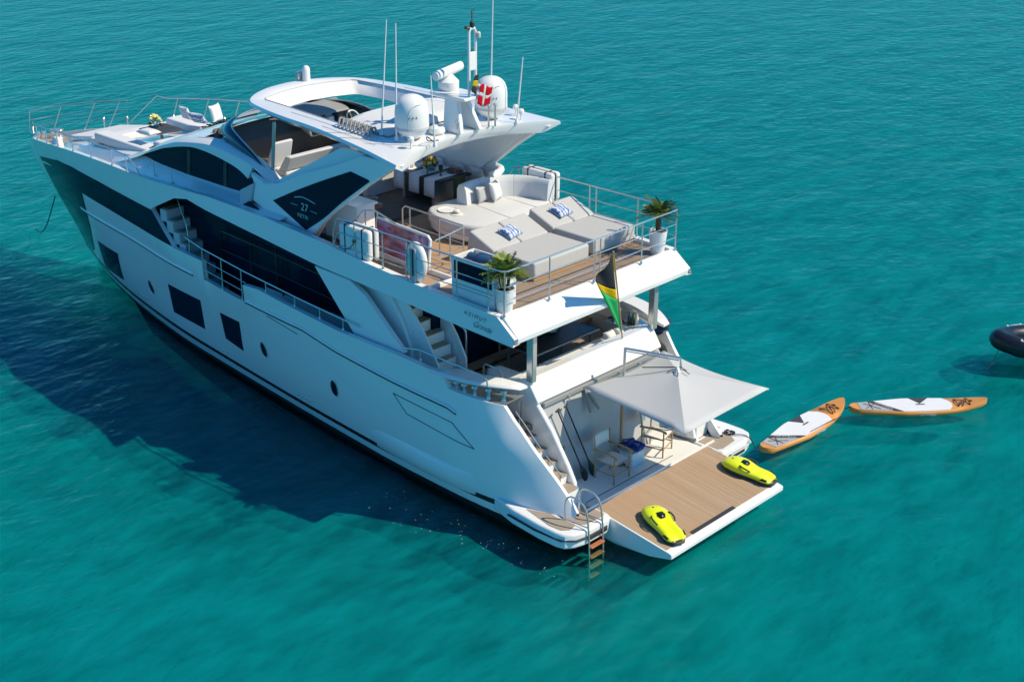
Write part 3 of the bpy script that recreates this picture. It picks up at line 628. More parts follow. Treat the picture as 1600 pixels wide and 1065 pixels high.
def stairs(name, pts, y0, y1, mat, tmat, parent, tw):
    """pts: (x, z) of every tread's centre; solid steps with separate tread boards"""
    st = empty(name); st.parent = parent
    b = MB()
    for (x, z) in pts: b.box((x - tw / 2, y0, z - .34), (x + tw / 2, y1, z - .021))
    b.build('step_block', mat, st, .012)
    for (x, z) in pts: MB().box((x - tw / 2 - .02, y0 + .06, z - .02), (x + tw / 2 - .03, y1 - .06, z)).build('tread', tmat, st, .004)
    return st
s1 = stairs('aft_staircase', [(3.93, 2.22), (4.08, 2.50), (4.22, 2.77), (4.38, 3.03), (4.58, 3.28), (4.80, 3.54), (5.04, 3.80), (5.28, 4.06), (5.52, 4.30)], 1.92, 2.50, 'gel', 'teakside', YT, .27)
MB().prism([(3.86, 2.52, 1.95), (3.90, 2.52, 2.55), (4.15, 2.52, 2.98), (4.5, 2.52, 3.5), (5.2, 2.52, 4.2), (5.6, 2.52, 4.2), (4.6, 2.52, 1.95)], (0, .05, 0)).build('stringer', 'gel', s1, .01)
MB().prism([(3.80, 1.88, 1.95), (3.84, 1.88, 2.75), (4.1, 1.88, 3.2), (4.5, 1.88, 3.72), (5.0, 1.88, 4.2), (5.6, 1.88, 4.2), (4.6, 1.88, 1.95)], (0, -.05, 0)).build('stringer', 'gel', s1, .01)
MB().tube(spline([(4.0, 1.72, 2.4), (3.98, 1.72, 3.15), (4.05, 1.72, 3.35), (4.3, 1.72, 3.45), (5.2, 1.72, 4.3)], 5), .02, 8).build('handrail', 'steel', s1)
s2 = stairs('forward_staircase', [(12.2, 2.35), (12.45, 2.6), (12.7, 2.85), (12.95, 3.1), (13.18, 3.35), (13.42, 3.6), (13.67, 3.85), (13.92, 4.1)], 2.05, 2.66, 'lightgrey', 'teakside', YT, .28)
MB().tube([(13.9, 2.35, 4.75), (12.85, 2.72, 3.95), (12.75, 2.74, 3.5), (12.8, 2.74, 2.9)], .016, 8).build('handrail', 'steel', s2)

def railing(name, top, posts, zb, parent, mids=(), rt=.019, rp=.016, closed_end=True):
    """top: polyline of the hand rail; posts: points on it; each post drops to zb(x, y)"""
    o = MB().tube(top, rt, 8).build(name, 'steel', parent)
    for dz in mids: MB().tube([(p[0], p[1], p[2] - dz) for p in top], .011, 6).build('middle_rail', 'steel', o)
    for p in posts:
        b = zb(p) if callable(zb) else zb
        q = b if isinstance(b, tuple) else (p[0], p[1], b)
        mb = MB().tube([q, p], rp, 8); mb.lathe([(.035, 0), (.035, .02), (.02, .05)], q, 10); mb.build('stanchion', 'steel', o)
    return o
TZ = 5.53
railing('flybridge_railing', [(6.98, 2.86, 5.15), (6.86, 2.86, 5.46), (6.75, 2.87, TZ)] + [(x, 2.87, TZ) for x in (6.2, 4.56, 3.1, 2.2)] + [(1.86, 2.86, TZ), (1.77, 2.77, TZ)] + [(1.77, y, TZ) for y in (1.5, 0, -1.6)] + [(1.77, -2.77, TZ), (1.86, -2.86, TZ)] + [(x, -2.87, TZ) for x in (2.9, 4.3, 5.65)] + [(6.75, -2.87, TZ), (7.05, -2.86, 5.2)],
        [(6.98, 2.86, 5.15)] + [(x, 2.87, TZ) for x in (6.25, 5.35, 4.60, 4.48, 3.1, 2.2)] + [(1.8, 2.82, TZ)] + [(1.77, y, TZ) for y in (1.5, .07, -.12, -1.55)] + [(1.8, -2.82, TZ)] + [(x, -2.87, TZ) for x in (2.95, 4.2, 4.4, 5.65, 6.7)], lambda p: li(BUP, max(p[0], 1.93)) - .005, YT, (.33, .64))
# inner rail round the stairwell
railing('stairwell_railing', [(6.75, .98, 4.6), (6.75, .98, 5.32), (6.65, .98, 5.4), (5.6, 1.02, 5.4), (4.72, 1.06, 5.4), (4.62, 1.16, 5.4), (4.5, 1.7, 5.4), (4.42, 2.2, 5.4)], [(6.5, .985, 5.4), (5.5, 1.02, 5.4), (4.66, 1.1, 5.4), (4.52, 1.65, 5.4)], 4.5, YT, (.42,))
railing('stairwell_railing', [(6.95, 2.45, 5.05), (7.0, 1.95, 5.45), (6.7, 1.85, 5.48), (5.8, 2.05, 5.42)], [(6.95, 1.93, 5.45), (6.6, 1.88, 5.47)], 4.5, YT, ())
# purple tinted stairwell hatch in its white frame
hatch = MB().prism([(6.55, 1.98, 4.62), (4.75, 2.12, 4.62), (4.75, 2.06, 5.36), (6.55, 1.92, 5.36)], (.0, .02, 0)).build('stairwell_hatch', 'purple', YT)
MB().tube([(6.55, 1.97, 4.62), (4.78, 2.13, 4.60), (4.70, 2.13, 4.66), (4.70, 2.07, 5.32), (4.78, 2.06, 5.38), (6.55, 1.92, 5.38)], .035, 8, True).build('hatch_frame', 'gel', hatch)
MB().box((4.05, 1.95, 4.45), (6.5, 2.02, 4.62)).box((4.05, 2.0, 4.45), (4.12, 2.7, 4.60)).build('stairwell_coaming', 'gel', YT, .02)
MB().slab([(4.12, 2.03), (4.40, 2.03), (4.40, 2.75), (4.12, 2.75)], 4.44, 4.49).build('stairwell_step', 'teakside', YT)

# ---------------------------------------------------------------- hardtop
HT = [(11.95, 0), (11.86, .7), (11.6, 1.3), (11.22, 1.72), (10.6, 1.93), (9.5, 2.10), (8.3, 2.18), (7.0, 2.34), (6.2, 2.44), (5.5, 2.55), (5.14, 2.60), (5.25, 2.25), (5.44, 1.6), (5.56, .8), (5.60, 0)]
hto = [p for p in spline([(x, y, 0) for x, y in HT[:10]], 4)] + [V3((5.14, 2.60, 0))] + spline([(x, y, 0) for x, y in HT[11:]], 4)
hto = [(p[0], p[1]) for p in hto] + [(p[0], -p[1]) for p in hto[::-1][1:-1]]
OPN = [(7.90, -1.66), (7.90, 1.66), (10.2, 1.52), (10.95, 1.46), (11.10, 1.36), (11.25, .7), (11.32, 0), (11.25, -.7), (11.10, -1.36), (10.95, -1.46), (10.2, -1.52)]
OPB = [(7.94 if x < 8.0 else 7.94 + (x - 7.94) * .91, y * .88) for x, y in OPN]
def htz(x, y): return 7.26 - .0075 * (x - 9.5) ** 2 * (1 if x < 9.5 else .6) - .018 * y * y
def with_hole(outer, inner, zf):
    bm = bmesh.new(); E = []
    for L in (outer, inner):
        vs = [bm.verts.new((x, y, 0)) for x, y in L]
        E += [bm.edges.new((vs[i], vs[(i + 1) % len(vs)])) for i in range(len(vs))]
    bmesh.ops.triangle_fill(bm, edges=E, use_beauty=True)
    bm.verts.ensure_lookup_table()
    for v in bm.verts: v.index
    bm.verts.index_update()
    V_ = [(v.co.x, v.co.y, zf(v.co.x, v.co.y)) for v in bm.verts]; F_ = [tuple(v.index for v in fc.verts) for fc in bm.faces]; bm.free(); return V_, F_
ht = MB(); v_, f_ = with_hole(hto, OPN, htz); ht.add(v_, f_)
ins = [(x * .0 + x + (-.28 if x > 8 else .30) * (abs(x - 8) / 4), y * .86) for x, y in hto]
v2, f2 = with_hole(ins, OPB, lambda x, y: htz(x, y) - .30); ht.add(v2, f2)
no = len(hto)
a = [(x, y, htz(x, y)) for x, y in hto]; a2 = [(x + (.03 if x > 9 else -.0), y * 1.012, htz(x, y) - .07) for x, y in hto]; a3 = [(x, y, htz(x, y) - .30) for x, y in ins]
ht.loft([a, a2, a3], False)
b = [(x, y, htz(x, y)) for x, y in OPN]; b2 = [(x, y, htz(x, y) - .30) for x, y in OPB]; ht.loft([b, b2], False)
hto_o = ht.build('hardtop', 'gel', YT, angle=50)
MB().tube([(x, y, htz(x, y) + .004) for x, y in OPN], .014, 6, True).build('roof_opening_trim', 'lightgrey', hto_o)
cv = [[(x, 1.58 * k, htz(x, 1.58 * k) + .015 + .10 * (1 - k ** 6) * (1 if 6.55 < x < 8.0 else 0)) for k in np.linspace(-1, 1, 17)] for x in (6.5, 6.6, 7.0, 7.4, 7.85, 7.97, 8.02)]
MB().grid(cv).build('folded_roof_canvas', 'cushwhite', hto_o, angle=60)
bl = MB()
for i in range(9):
    x = 7.85 - .13 * i; y = 1.74; z = htz(x, y)
    bl.tube([(x, y - .13, z + .01), (x + .05, y - .1, z + .16), (x + .05, y + .02, z + .17), (x - .04, y + .14, z + .02)], 0.03, 6)
bl.build('roof_bellows', 'grey', hto_o)
for s in (1, -1): MB().tube([(10.25, s * 2.02, 4.75), (9.95, s * 2.02, 6.95)], .042, 10).build('hardtop_pole', 'steel', YT)
for s in (1, -1):
    for k, (xa, xb) in enumerate(((9.6, 5.9), (8.2, 6.3))):
        MB().tube([(x, s * (1.78 + .18 * k + .05 * (9.6 - x)), htz(x, 1.75 + .22 * k) + .002) for x in np.linspace(xa, xb, 8)], .005, 5).build('roof_seam', 'lightgrey', hto_o)
# domes
for s in (1, -1):
    d = MB().lathe([(.16, -.06), (.2, 0), (.3, .05), (.365, .18), (.375, .22), (.375, .52), (.36, .64), (.32, .75), (.25, .83), (.16, .88), (.06, .905), (.002, .91)], (6.08, s * 1.25, 7.22), 32).build('satellite_dome', 'plasticwhite', YT, angle=50)
    MB().lathe([(.377, .16), (.379, .16), (.379, .215), (.377, .215)], (6.08, s * 1.25, 7.22), 32).build('dome_band', 'lightgrey', d)
    arcp = [(6.08 - .379 * math.cos(a) * c, s * 1.25 + .379 * math.sin(a) * c, 7.22 + z) for a, z, c in ((.95, .2, 1), (.95, .45, 1), (.9, .58, .98), (.7, .68, .93), (.4, .73, .9), (.1, .74, .89))]
    MB().tube(spline(arcp, 4), .008, 5).build('dome_seam', 'lightgrey', d)
    for k in range(5):
        aa = .55 - .1 * k - 1.05; c_, s_ = math.cos(aa), math.sin(aa)
        MB().tube([(6.08 - .379 * math.cos(aa + t), s * 1.25 - .379 * math.sin(aa + t) * 1, 7.22 + .47 + .02 * math.sin(t * 70)) for t in (0, .03, .06)], .012, 5).build('dome_mark', 'grey', d) if k % 2 == 0 else None
# radar mast, scanner, signal mast
rm = MB()
rm.loft([[(5.75 + dx, .30 + dy, htz(5.75, .3)) for dx, dy in ((-.28, -.06), (.28, -.06), (.28, .06), (-.28, .06))], [(5.95 + dx, .12 + dy, 7.92) for dx, dy in ((-.2, -.06), (.2, -.06), (.2, .06), (-.2, .06))]])
rm.loft([[(5.75 + dx, -.30 + dy, htz(5.75, .3)) for dx, dy in ((-.28, -.06), (.28, -.06), (.28, .06), (-.28, .06))], [(5.95 + dx, -.12 + dy, 7.92) for dx, dy in ((-.2, -.06), (.2, -.06), (.2, .06), (-.2, .06))]])
rm.box((5.35, -.35, 7.90), (6.45, .35, 7.98))
rmo = rm.build('radar_mast', 'gel', YT, .025)
MB().lathe([(.2, 0), (.24, .06), (.24, .2), (.16, .28), (.1, .34)], (6.25, -.05, 7.98), 20).build('radar_pedestal', 'plasticwhite', rmo)
sc = MB(); sc.loft([[( .09 * math.cos(a), L, .11 * math.sin(a)) for a in np.linspace(0, 2 * math.pi, 13)[:-1]] for L in (-.62, -.58, .58, .62)])
ang = R(18); sc.xf(lambda x, y, z: (6.25 + x * math.cos(ang) - y * math.sin(ang), -.05 + x * math.sin(ang) + y * math.cos(ang), 8.40 + z)); sc.build('radar_scanner', 'plasticwhite', rmo, .03)
mst = MB().tube([(5.45, .10, 7.95), (5.45, .10, 9.38), (5.45, .06, 9.46), (5.45, -.06, 9.46), (5.45, -.10, 9.38), (5.45, -.10, 7.95)], .032, 8).build('signal_mast', 'plasticwhite', YT)
MB().box((5.42, -.10, 8.55), (5.48, .10, 8.95)).build('mast_plate', 'plasticwhite', mst, .01)
for z in (8.1, 9.25): MB().lathe([(.05, 0), (.055, .02), (.055, .10), (.03, .13)], (5.40, -.14, z), 12).build('navigation_light', 'lightgrey', mst)
MB().lathe([(.05, 0), (.055, .02), (.055, .10), (.03, .13)], (5.45, .0, 9.49), 12).build('navigation_light', 'rubber', mst)
MB().tube([(5.45, 0, 9.6), (5.45, .02, 9.85)], .012, 5).tube([(5.45, 0.01, 9.7), (5.45, -.08, 9.88)], .01, 5).tube([(5.45, .1, 9.46), (5.45, .2, 9.5)], .04, 8).build('wind_vane', 'bronze', mst)
for bx, by, tx, ty, tz in ((6.73, 1.57, 6.6, 1.45, 9.68), (6.21, 1.60, 6.2, 1.55, 9.67), (5.33, 1.28, 5.35, 1.36, 8.66), (6.55, -1.72, 6.5, -1.75, 9.95), (5.46, -1.45, 5.42, -1.6, 8.6)):
    MB().tube([(bx, by, htz(bx, by)), (bx + (tx - bx) * .3, by + (ty - by) * .3, htz(bx, by) + .3 * (tz - 7.2)), (tx, ty, tz)], [.022, .018, .012], 8).lathe([(.05, 0), (.05, .03), (.03, .1)], (bx, by, htz(bx, by)), 10).build('whip_antenna', 'plasticwhite', YT)
for bx, by in ((5.62, 1.72), (5.95, -1.95), (5.6, -1.75)): MB().lathe([(.02, 0), (.02, .14), (.07, .16), (.075, .22), (.05, .26)], (bx, by, htz(bx, by)), 14).build('gps_antenna', 'plasticwhite', YT)
for bx, by in ((5.55, -.62), (5.52, -.80), (5.6, .32)): MB().tube([(bx, by, htz(bx, by)), (bx, by, htz(bx, by) + (.5 if by < 0 else .28))], .022, 8).lathe([(.04, 0), (.05, .03), (.03, .07)], (bx, by, htz(bx, by) + (.47 if by < 0 else .25)), 10).build('roof_post', 'steel', YT)
MB().lathe([(.16, 0), (.19, .05), (.17, .13), (.08, .2), (.002, .21)], (5.95, .62, htz(6, .6)), 18).build('dome_camera', 'plasticwhite', YT)
MB().tube(spline([(5.4, 1.2, 7.15), (5.5, 1.35, 7.3), (5.62, 1.2, 7.16), (5.45, 1.05, 7.18)], 5), .012, 5).build('antenna_cable', 'rubber', YT)
sl_ = MB().lathe([(.1, 0), (.1, .28), (.09, .33), (.05, .38), (.002, .39)], (11.75, -.45, htz(11.7, .4)), 16).build('searchlight', 'plasticwhite', YT)
MB().box((11.85, -.62, htz(11.7, .4) + .02), (12.02, -.28, htz(11.7, .4) + .22)).build('lamp_head', 'steel', sl_, .03)
# cockpit pillars
for s in (1, -1):
    MB().box((1.66, s * 2.04 - .07, 2.90), (1.84, s * 2.04 + .07, 4.12)).build('cockpit_pillar', 'steel', YT, .02)

# ---------------------------------------------------------------- bulwark rails, stern quarter
railing('side_deck_railing', [(12.85, 2.78, 3.62), (12.0, 2.9, 3.56), (10.15, 3.02, 3.46), (8, 3.10, 3.36), (5.95, 3.08, 3.24)], [(12.0, 2.9, 3.56), (11.15, 2.96, 3.51), (10.3, 3.01, 3.47), (9.3, 3.05, 3.42), (8.2, 3.08, 3.37), (7.3, 3.09, 3.31), (6.5, 3.085, 3.27)], lambda p: (p[0], p[1], topz(p[0]) - .01), YT)
for dz in (.3, .55): MB().tube([(12.0, 2.89, 3.56 - dz), (10.15, 3.0, 3.46 - dz)], .012, 6).build('gate_rail', 'steel', YT)
railing('stern_railing', [(4.6, 3.02, 3.12), (4.1, 3.04, 3.24), (2.7, 3.0, 3.20), (2.3, 2.97, 3.18), (2.16, 2.95, 3.1), (2.14, 2.95, 2.95)], [(4.05, 3.04, 3.24), (3.3, 3.02, 3.22)], lambda p: topz(p[0]) - .02, YT)
cap = []
for x in np.linspace(3.6, 1.62, 20):
    w = min(1, max(0.0, (3.6 - x) / .4)); e = min(1, (x - 1.60) / .6) ** .5
    y1 = hb(x, 2.9) + .02; y0 = y1 - .16 - .30 * w * e
    cap.append([(x, y0, 2.98 - .06 * (1 - e)), (x, y1 - .04, 2.99 - .08 * (1 - e)), (x, y1, 2.95 - .06 * (1 - e)), (x, y1 - .03, 2.90), (x, y0, 2.88)])
MB().loft(cap).build2('fairlead_visor', 'gel', YT, angle=40)
MB().grid([[(x, hb(x, 2.6) - .02, 2.60), (x, hb(x, 2.6) - .62, 2.62)] for x in np.linspace(3.25, 1.8, 10)]).build2('fairlead_tray', 'steel', YT)
for x in (3.0, 2.8, 2.55, 2.25, 1.95):
    MB().lathe([(.06, 0), (.05, .03), (.038, .1), (.05, .17), (.075, .19), (.06, .23), (.02, .24)], (x, hb(x, 2.6) - .16, 2.61), 12).build('bollard', 'steel', YT)
# transom bulwark, garage wall, fins, stern stairs
MB().prism([(2.05, -2.1, 2.90), (1.80, -2.1, 2.94), (1.52, -2.1, 2.53), (1.52, -2.1, 2.47), (1.75, -2.1, 2.38), (2.05, -2.1, 2.38)], (0, 4.2, 0)).build('transom_coaming', 'gel', YT, .02)
gw = MB().prism([(1.56, -1.96, 2.45), (1.08, -1.96, .50), (1.3, -1.96, .50), (1.9, -1.96, 2.45)], (0, 3.92, 0)).build('beach_club_wall', 'panel', YT)
MB().box((1.45, -1.95, 2.36), (1.52, 1.95, 2.46)).build('garage_door_track', 'grey', YT, .01)
for y, y2 in ((.62, .62), (.60, .34)):
    MB().tube([(1.48, y, 2.36), (1.30, y2 , 1.85)], .035, 8).build('gas_strut', 'grey', YT)
for y in (1.2, -.5, -1.2): MB().lathe([(.012, 0), (.012, .08), (.035, .1), (.03, .13)], (1.42, y, 2.28), 10).build('wall_hook', 'steel', YT)
FIN = [(2.02, 2.62), (1.62, 2.50), (1.15, 1.98), (.68, 1.30), (.42, .85), (.36, .58), (.85, .50), (2.02, .50)]
MB().prism([(x, 1.955, z) for x, z in FIN], (0, .12, 0)).build2('stern_fin', 'gel', YT, bevel=.035)
MB().slab([(-.03, -1.9), (-.03, 1.9), (1.1, 1.9), (1.1, -1.9)], .2, .52).build('beach_club_floor', 'deckwhite', YT, .015)
MB().box((.30, -1.1, .521), (.315, 1.88, .527)).build('floor_seam', 'rubber', YT)
MB().box((1.14, 1.62, 1.32), (1.22, 1.78, 1.46)).build('power_socket', 'black', YT, .03)
for s, nm in ((1, 'p'), (-1, 's')):
    st = empty('stern_stairs'); st.parent = YT
    b = MB(); steps = [(2.0 - .295 * i, 1.955 - .2 * i) for i in range(6)]
    YM = lambda x, z: min(2.66, hb(x, z) - .11, hb(max(0, x - .15), z) - .10)
    for x, z in steps: b.box((x - .15, min(s * 2.06, s * YM(x, z)), .3), (x + .15, max(s * 2.06, s * YM(x, z)), z - .03))
    b.build('step_block', 'gel', st, .01)
    for x, z in steps: MB().box((x - .17, min(s * 2.08, s * (YM(x, z) - .02)), z - .029), (x + .14, max(s * 2.08, s * (YM(x, z) - .02)), z)).build('tread', 'teakside', st, .006)
    MB().slab([(2.1, s * 2.1), (2.9, s * 2.2), (2.9, s * 2.95), (2.1, s * 2.95)], 1.90, 1.955).build('landing', 'teakside', st)
    pod = [(2.2, 2.5), (1.9, 3.02), (1.2, 3.20), (.4, 3.28), (-.08, 3.28), (-.28, 3.22), (-.40, 3.06), (-.47, 2.8), (-.48, 2.15), (-.44, 1.98), (-.32, 1.92), (.36, 1.92), (.36, 2.08), (2.2, 2.08)]
    po = MB().slab([(x, s * y) for x, y in pod], .20, .545).build('swim_platform_wing', 'gel', YT, .05, 3)
    tp = [(.28, 2.0), (.30, 2.74), (-.12, 2.74), (-.30, 2.62), (-.34, 2.1), (-.28, 2.0)]
    MB().slab([(x, s * y) for x, y in tp], .53, .553).build('teak_inlay', 'teakside', po)
    if s == 1: MB().slab([(1.0, 2.98), (.2, 3.16), (-.1, 3.14), (-.22, 3.0), (-.18, 2.78), (.3, 2.80), (.5, 2.78)], .53, .5535).build('teak_inlay', 'teakside', po)
    else: MB().slab([(1.5, -2.15), (1.5, -2.9), (.34, -2.95), (.34, -2.15)], .53, .5535).build('teak_inlay', 'teakside', po)
    MB().tube([(-.50, s * 2.2, .40), (-.50, s * 2.75, .40), (-.44, s * 3.06, .40), (-.2, s * 3.27, .40), (.5, s * 3.30, .40), (1.3, s * 3.22, .40)], .022, 6).build('fender_strip', 'rubber' if s == 1 else 'lightgrey', po)
    MB().box((-.503, s * 2.45 - .3, .30), (-.49, s * 2.45 + .3, .42)).build('step_grille', 'rubber', po)
for xa, xb in ((1.66, 1.02), (.90, .50)):
    rr = [(x, hb(x, topz(x)) - .13, topz(x) + .10) for x in np.linspace(xa, xb, 8)]
    MB().tube(rr, .012, 8).tube([rr[1], (rr[1][0], rr[1][1], rr[1][2] - .2)], .012, 6).tube([rr[-2], (rr[-2][0], rr[-2][1], rr[-2][2] - .2)], .012, 6).build('stair_handrail', 'grey', YT)
# folding stern platform
pf = MB().prism([(-.005, -2.0, .555), (-1.98, -2.0, .295), (-2.04, -2.0, .27), (-2.04, -2.0, .17), (-1.5, -2.0, .03), (-.6, -2.0, -.05), (-.005, -2.0, -.02)], (0, 4.0, 0)).build('folding_platform', 'gel', YT, .012)
def plz(x): return .555 + x * (.26 / 1.975)
MB().prism([(-.02, -1.96, plz(-.02)), (-1.88, -1.96, plz(-1.88)), (-1.88, -1.96, plz(-1.88) + .006), (-.02, -1.96, plz(-.02) + .006)], (0, 3.92, 0)).build('platform_teak', 'teak', pf)
MB().prism([(-1.80, -.42, plz(-1.8) + .004), (-1.89, -.42, plz(-1.89) + .004), (-1.89, -.42, plz(-1.89) + .016), (-1.80, -.42, plz(-1.8) + .016)], (0, 1.5, 0)).build('grip_strip', 'rubber', pf)
# lettering on the fascia
LF = lambda x, z: frame((x, 2.978, z), (-1, 0, -.06), (-.0, .0, 1))
lettering('name_lettering', 'A Z I M U T', .125, LF(2.48, 4.43), 'ink', YT, 0.2, off=-.0015)
lettering('name_lettering', 'Grande', .19, LF(2.28, 4.25), 'ink', YT, 0.45, .9, off=-.004)
# bow rails
pr_ = lambda xx, dz, s, inn=.06: [(x, s * max(.02, hb(x, ZS(x)) - inn), ZS(x) + dz) for x in xx]
top = [(24.86, .03, 3.5)] + [(24.7, .10, 3.95)] + pr_(np.linspace(24.2, 15.6, 24), .42, 1) + [(15.1, hb(15.1, ZS(15.1)) - .05, ZS(15.1) + .2), (14.9, hb(14.9, ZS(14.9)) - .05, ZS(14.9))]
railing('bow_railing', top, pr_((23.3, 22.0, 20.8, 19.4, 18.0, 16.6, 15.7), .42, 1), lambda p: (p[0] - .12, p[1] + .05, ZS(p[0] - .12)), YT)
pul = [(25.05, .05, 3.6), (24.95, .02, 4.25)] + [(24.5, -.55, 4.36), (23.8, -1.0, 4.5), (22.9, -1.4, 4.66), (22.0, -1.68, 4.78)]
pul = [V3(pul[0])] + spline(pul[1:], 5)
pu = railing('bow_pulpit', pul, [(24.3, -.72, 4.40), (23.2, -1.27, 4.60), (22.3, -1.6, 4.74)], lambda p: (p[0], -(hb(p[0], ZS(p[0])) - .05), ZS(p[0])), YT)
for dz in (.28, .54): MB().tube([(p[0] - .02, p[1] * .97, p[2] - dz) for p in pul[1:]], .013, 6).build('middle_rail', 'steel', pu)
top = [(21.6, -1.42, 4.2), (20.4, -1.70, 5.2)] + pr_(np.linspace(20.0, 14.2, 14), .84, -1, -.02)
railing('bow_railing', top, pr_((19.6, 18.4, 17.2, 15.9, 14.8), .84, -1, -.02), lambda p: (p[0] + .35, p[1] + .08, ZS(p[0] + .35)), YT)
for x in (22.4, 21.5, 20.6, 19.7, 18.7, 17.7, 16.7):
    MB().lathe([(.03, 0), (.02, .04), (.02, .26), (.04, .28), (.045, .33), (.02, .37)], (x, -(hb(x, ZS(x)) - .10), ZS(x) - .02), 10).build('bow_stanchion', 'steel', YT)
railing('side_window_railing', [(14.7, 2.50, 5.02), (14.4, 2.55, 5.26), (13.4, 2.62, 5.22), (12.4, 2.66, 5.08)], [(14.3, 2.56, 5.26), (13.45, 2.62, 5.22)], lambda p: 4.86, YT, (), .010, .010)
# ---------------------------------------------------------------- things on board and afloat
def thing(name, loc, label, cat, rz=0.0, group=None): return empty(name, loc, rz, label, cat, group)
def one(o, label, cat, group=None): return tag(o, label, cat, group)

# parasol over the beach club
um = thing('parasol', (0, 0, 0), 'pale grey square cantilever parasol shading the stern beach club', 'parasol')
MB().tube([(.95, -.03, .52), (.95, -.03, 1.95)], .035, 12).build('pole', 'oak', um)
MB().tube([(.95, -.03, 1.95), (.95, -.05, 3.26)], .032, 12).build('upper_pole', 'steel', um)
MB().lathe([(.20, 0), (.20, .05), (.06, .07), (.05, .3)], (.95, -.03, .52), 20).build('base', 'rubber', um)
MB().tube([(.95, -.05, 3.25), (-.17, -.52, 3.22), (-.22, -.50, 3.0)], .03, 8).tube([(.95, -.05, 3.19), (-.15, -.51, 3.16)], .014, 8).build('arm', 'steel', um)
MB().tube([(.60, -.22, 2.86), (-.2, -.50, 3.02)], .012, 6).build('cord', 'rubber', um)
cx, cy = -.24, -.22; AP = V3((cx, cy - .12, 3.0)); CO = [V3(p) for p in ((1.22, 1.0, 2.6), (-1.70, 1.29, 2.6), (-1.68, -1.68, 2.6), (1.18, -1.75, 2.6))]
can = MB()
for i in range(4):
    a, b = CO[i], CO[(i + 1) % 4]; rows = []
    for t in np.linspace(0, 1, 9):
        row = []
        for s_ in np.linspace(0, 1, 9):
            e = a * (1 - s_) + b * s_; p = AP * (1 - t) + e * t
            sag = .05 * math.sin(math.pi * s_) * t + .03 * math.sin(math.pi * t) * (0.4 + .6 * math.sin(math.pi * s_)); p = p - V3((0, 0, sag))
            inw = (AP - p); inw[2] = 0; p = p + inw * .05 * math.sin(math.pi * s_) * t
            row.append(p)
        rows.append(row)
    can.grid(rows)
co = can.build('canopy', 'canopy', um, angle=14, solid=.012)
for c_ in CO: MB().tube([AP - V3((0, 0, .06)), c_ - V3((0, 0, .03))], .012, 6).build('rib', 'steel', um)
MB().lathe([(.07, -.03), (.09, 0), (.05, .04), (.03, .1)], AP, 12).build('hub', 'plasticwhite', um)
for k in range(4): MB().tube(spline([AP + V3((.02, .03, .03)), AP + V3((.12 * math.cos(k * 1.3 + 1), .12 * math.sin(k * 1.3 + 1), .04)), AP + V3((.26 * math.cos(k * 1.1 + 1), .2 * math.sin(k * 1.3 + 1), -.03))], 4), .009, 5).build('lashing', 'rope', um)

# two director's chairs, facing aft (local -x)
def chair():
    c = thing('folding_chair', (0, 0, 0), 'oak chair with white canvas seat standing in shade beside the paddles', 'chair', 0, 'folding chairs in the beach club')
    w = .27
    for sy in (1, -1):
        MB().tube([(-.27, sy * w, 0), (-.27, sy * w, .62)], .019, 8).build('leg', 'oak', c)
        MB().tube([(.25, sy * w, 0), (.25, sy * w, .62), (.30, sy * w, .98)], .019, 8).build('leg', 'oak', c)
        MB().tube(spline([(.30, sy * w, .66), (.0, sy * w, .67), (-.28, sy * w, .645), (-.33, sy * w, .60)], 4), .024, 8).build('armrest', 'oak', c)
        MB().tube([(-.27, sy * w, .2), (.25, sy * w, .2)], .015, 6).tube([(-.27, sy * w, .44), (.25, sy * w, .44)], .017, 6).build('side_rail', 'oak', c)
    MB().tube([(-.27, -w, .2), (-.27, w, .2)], .015, 6).tube([(-.27, -w, .43), (-.27, w, .43)], .015, 6).build('cross_bar', 'oak', c)
    MB().grid([[(x, y, .455 - .03 * math.cos(y / w * 1.5) * 1) for y in np.linspace(-w, w, 9)] for x in np.linspace(-.26, .24, 5)]).build('seat', 'sling', c, solid=.012)
    MB().grid([[(.262 + .05 * (z - .62) / .36 + .035 * math.cos(y / w * 1.5), y, z) for y in np.linspace(-w - .02, w + .02, 9)] for z in np.linspace(.70, .97, 4)]).build('backrest', 'sling', c, solid=.012)
    return c
c1 = chair(); c1.location = (.66, .62, .52); c1.rotation_euler.z = R(2)
c2 = copy_tree(c1); c2.location = (.72, -1.02, .52); c2.rotation_euler.z = R(16)
c2['label'] = 'oak chair with white canvas seat standing in sunlight under the parasol edge'
tb = thing('side_table', (.78, -.20, .52), 'low white box table under blue towels between the two chairs', 'table')
MB().box((-.2, -.22, 0), (.2, .22, .30)).build('table_body', 'plasticwhite', tb, .02); MB().box((-.21, -.23, .30), (.21, .23, .33)).build('tabletop', 'plasticwhite', tb, .01)
for k, (dx, dy, rz) in enumerate(((.06, .10, .3), (-.08, -.07, .15))):
    o = MB().grid([[(x, y, .03 + .02 * math.sin(9 * x + 3 * y + k) + .012 * math.sin(23 * y)) for y in np.linspace(-.17, .17, 12)] for x in np.linspace(-.14, .14, 10)]).build('beach_towel', 'towel', None, solid=.05)
    o.location = (.78 + dx, -.2 + dy, .89 + .035 * (1 - k)); o.rotation_euler.z = rz
    if k == 0: o.rotation_euler.y = .5; o.location.z += .07
    one(o, ('royal blue towel propped upright on the white box table', 'royal blue towel lying folded at the aft edge of the box table')[k], 'towel', 'blue towels')
    lettering('towel_mark', 'JL', .15, Matrix.Translation((0, 0, .075)) @ Matrix.Rotation(R(-90), 4, 'Z'), 'fwhite', o, .2)

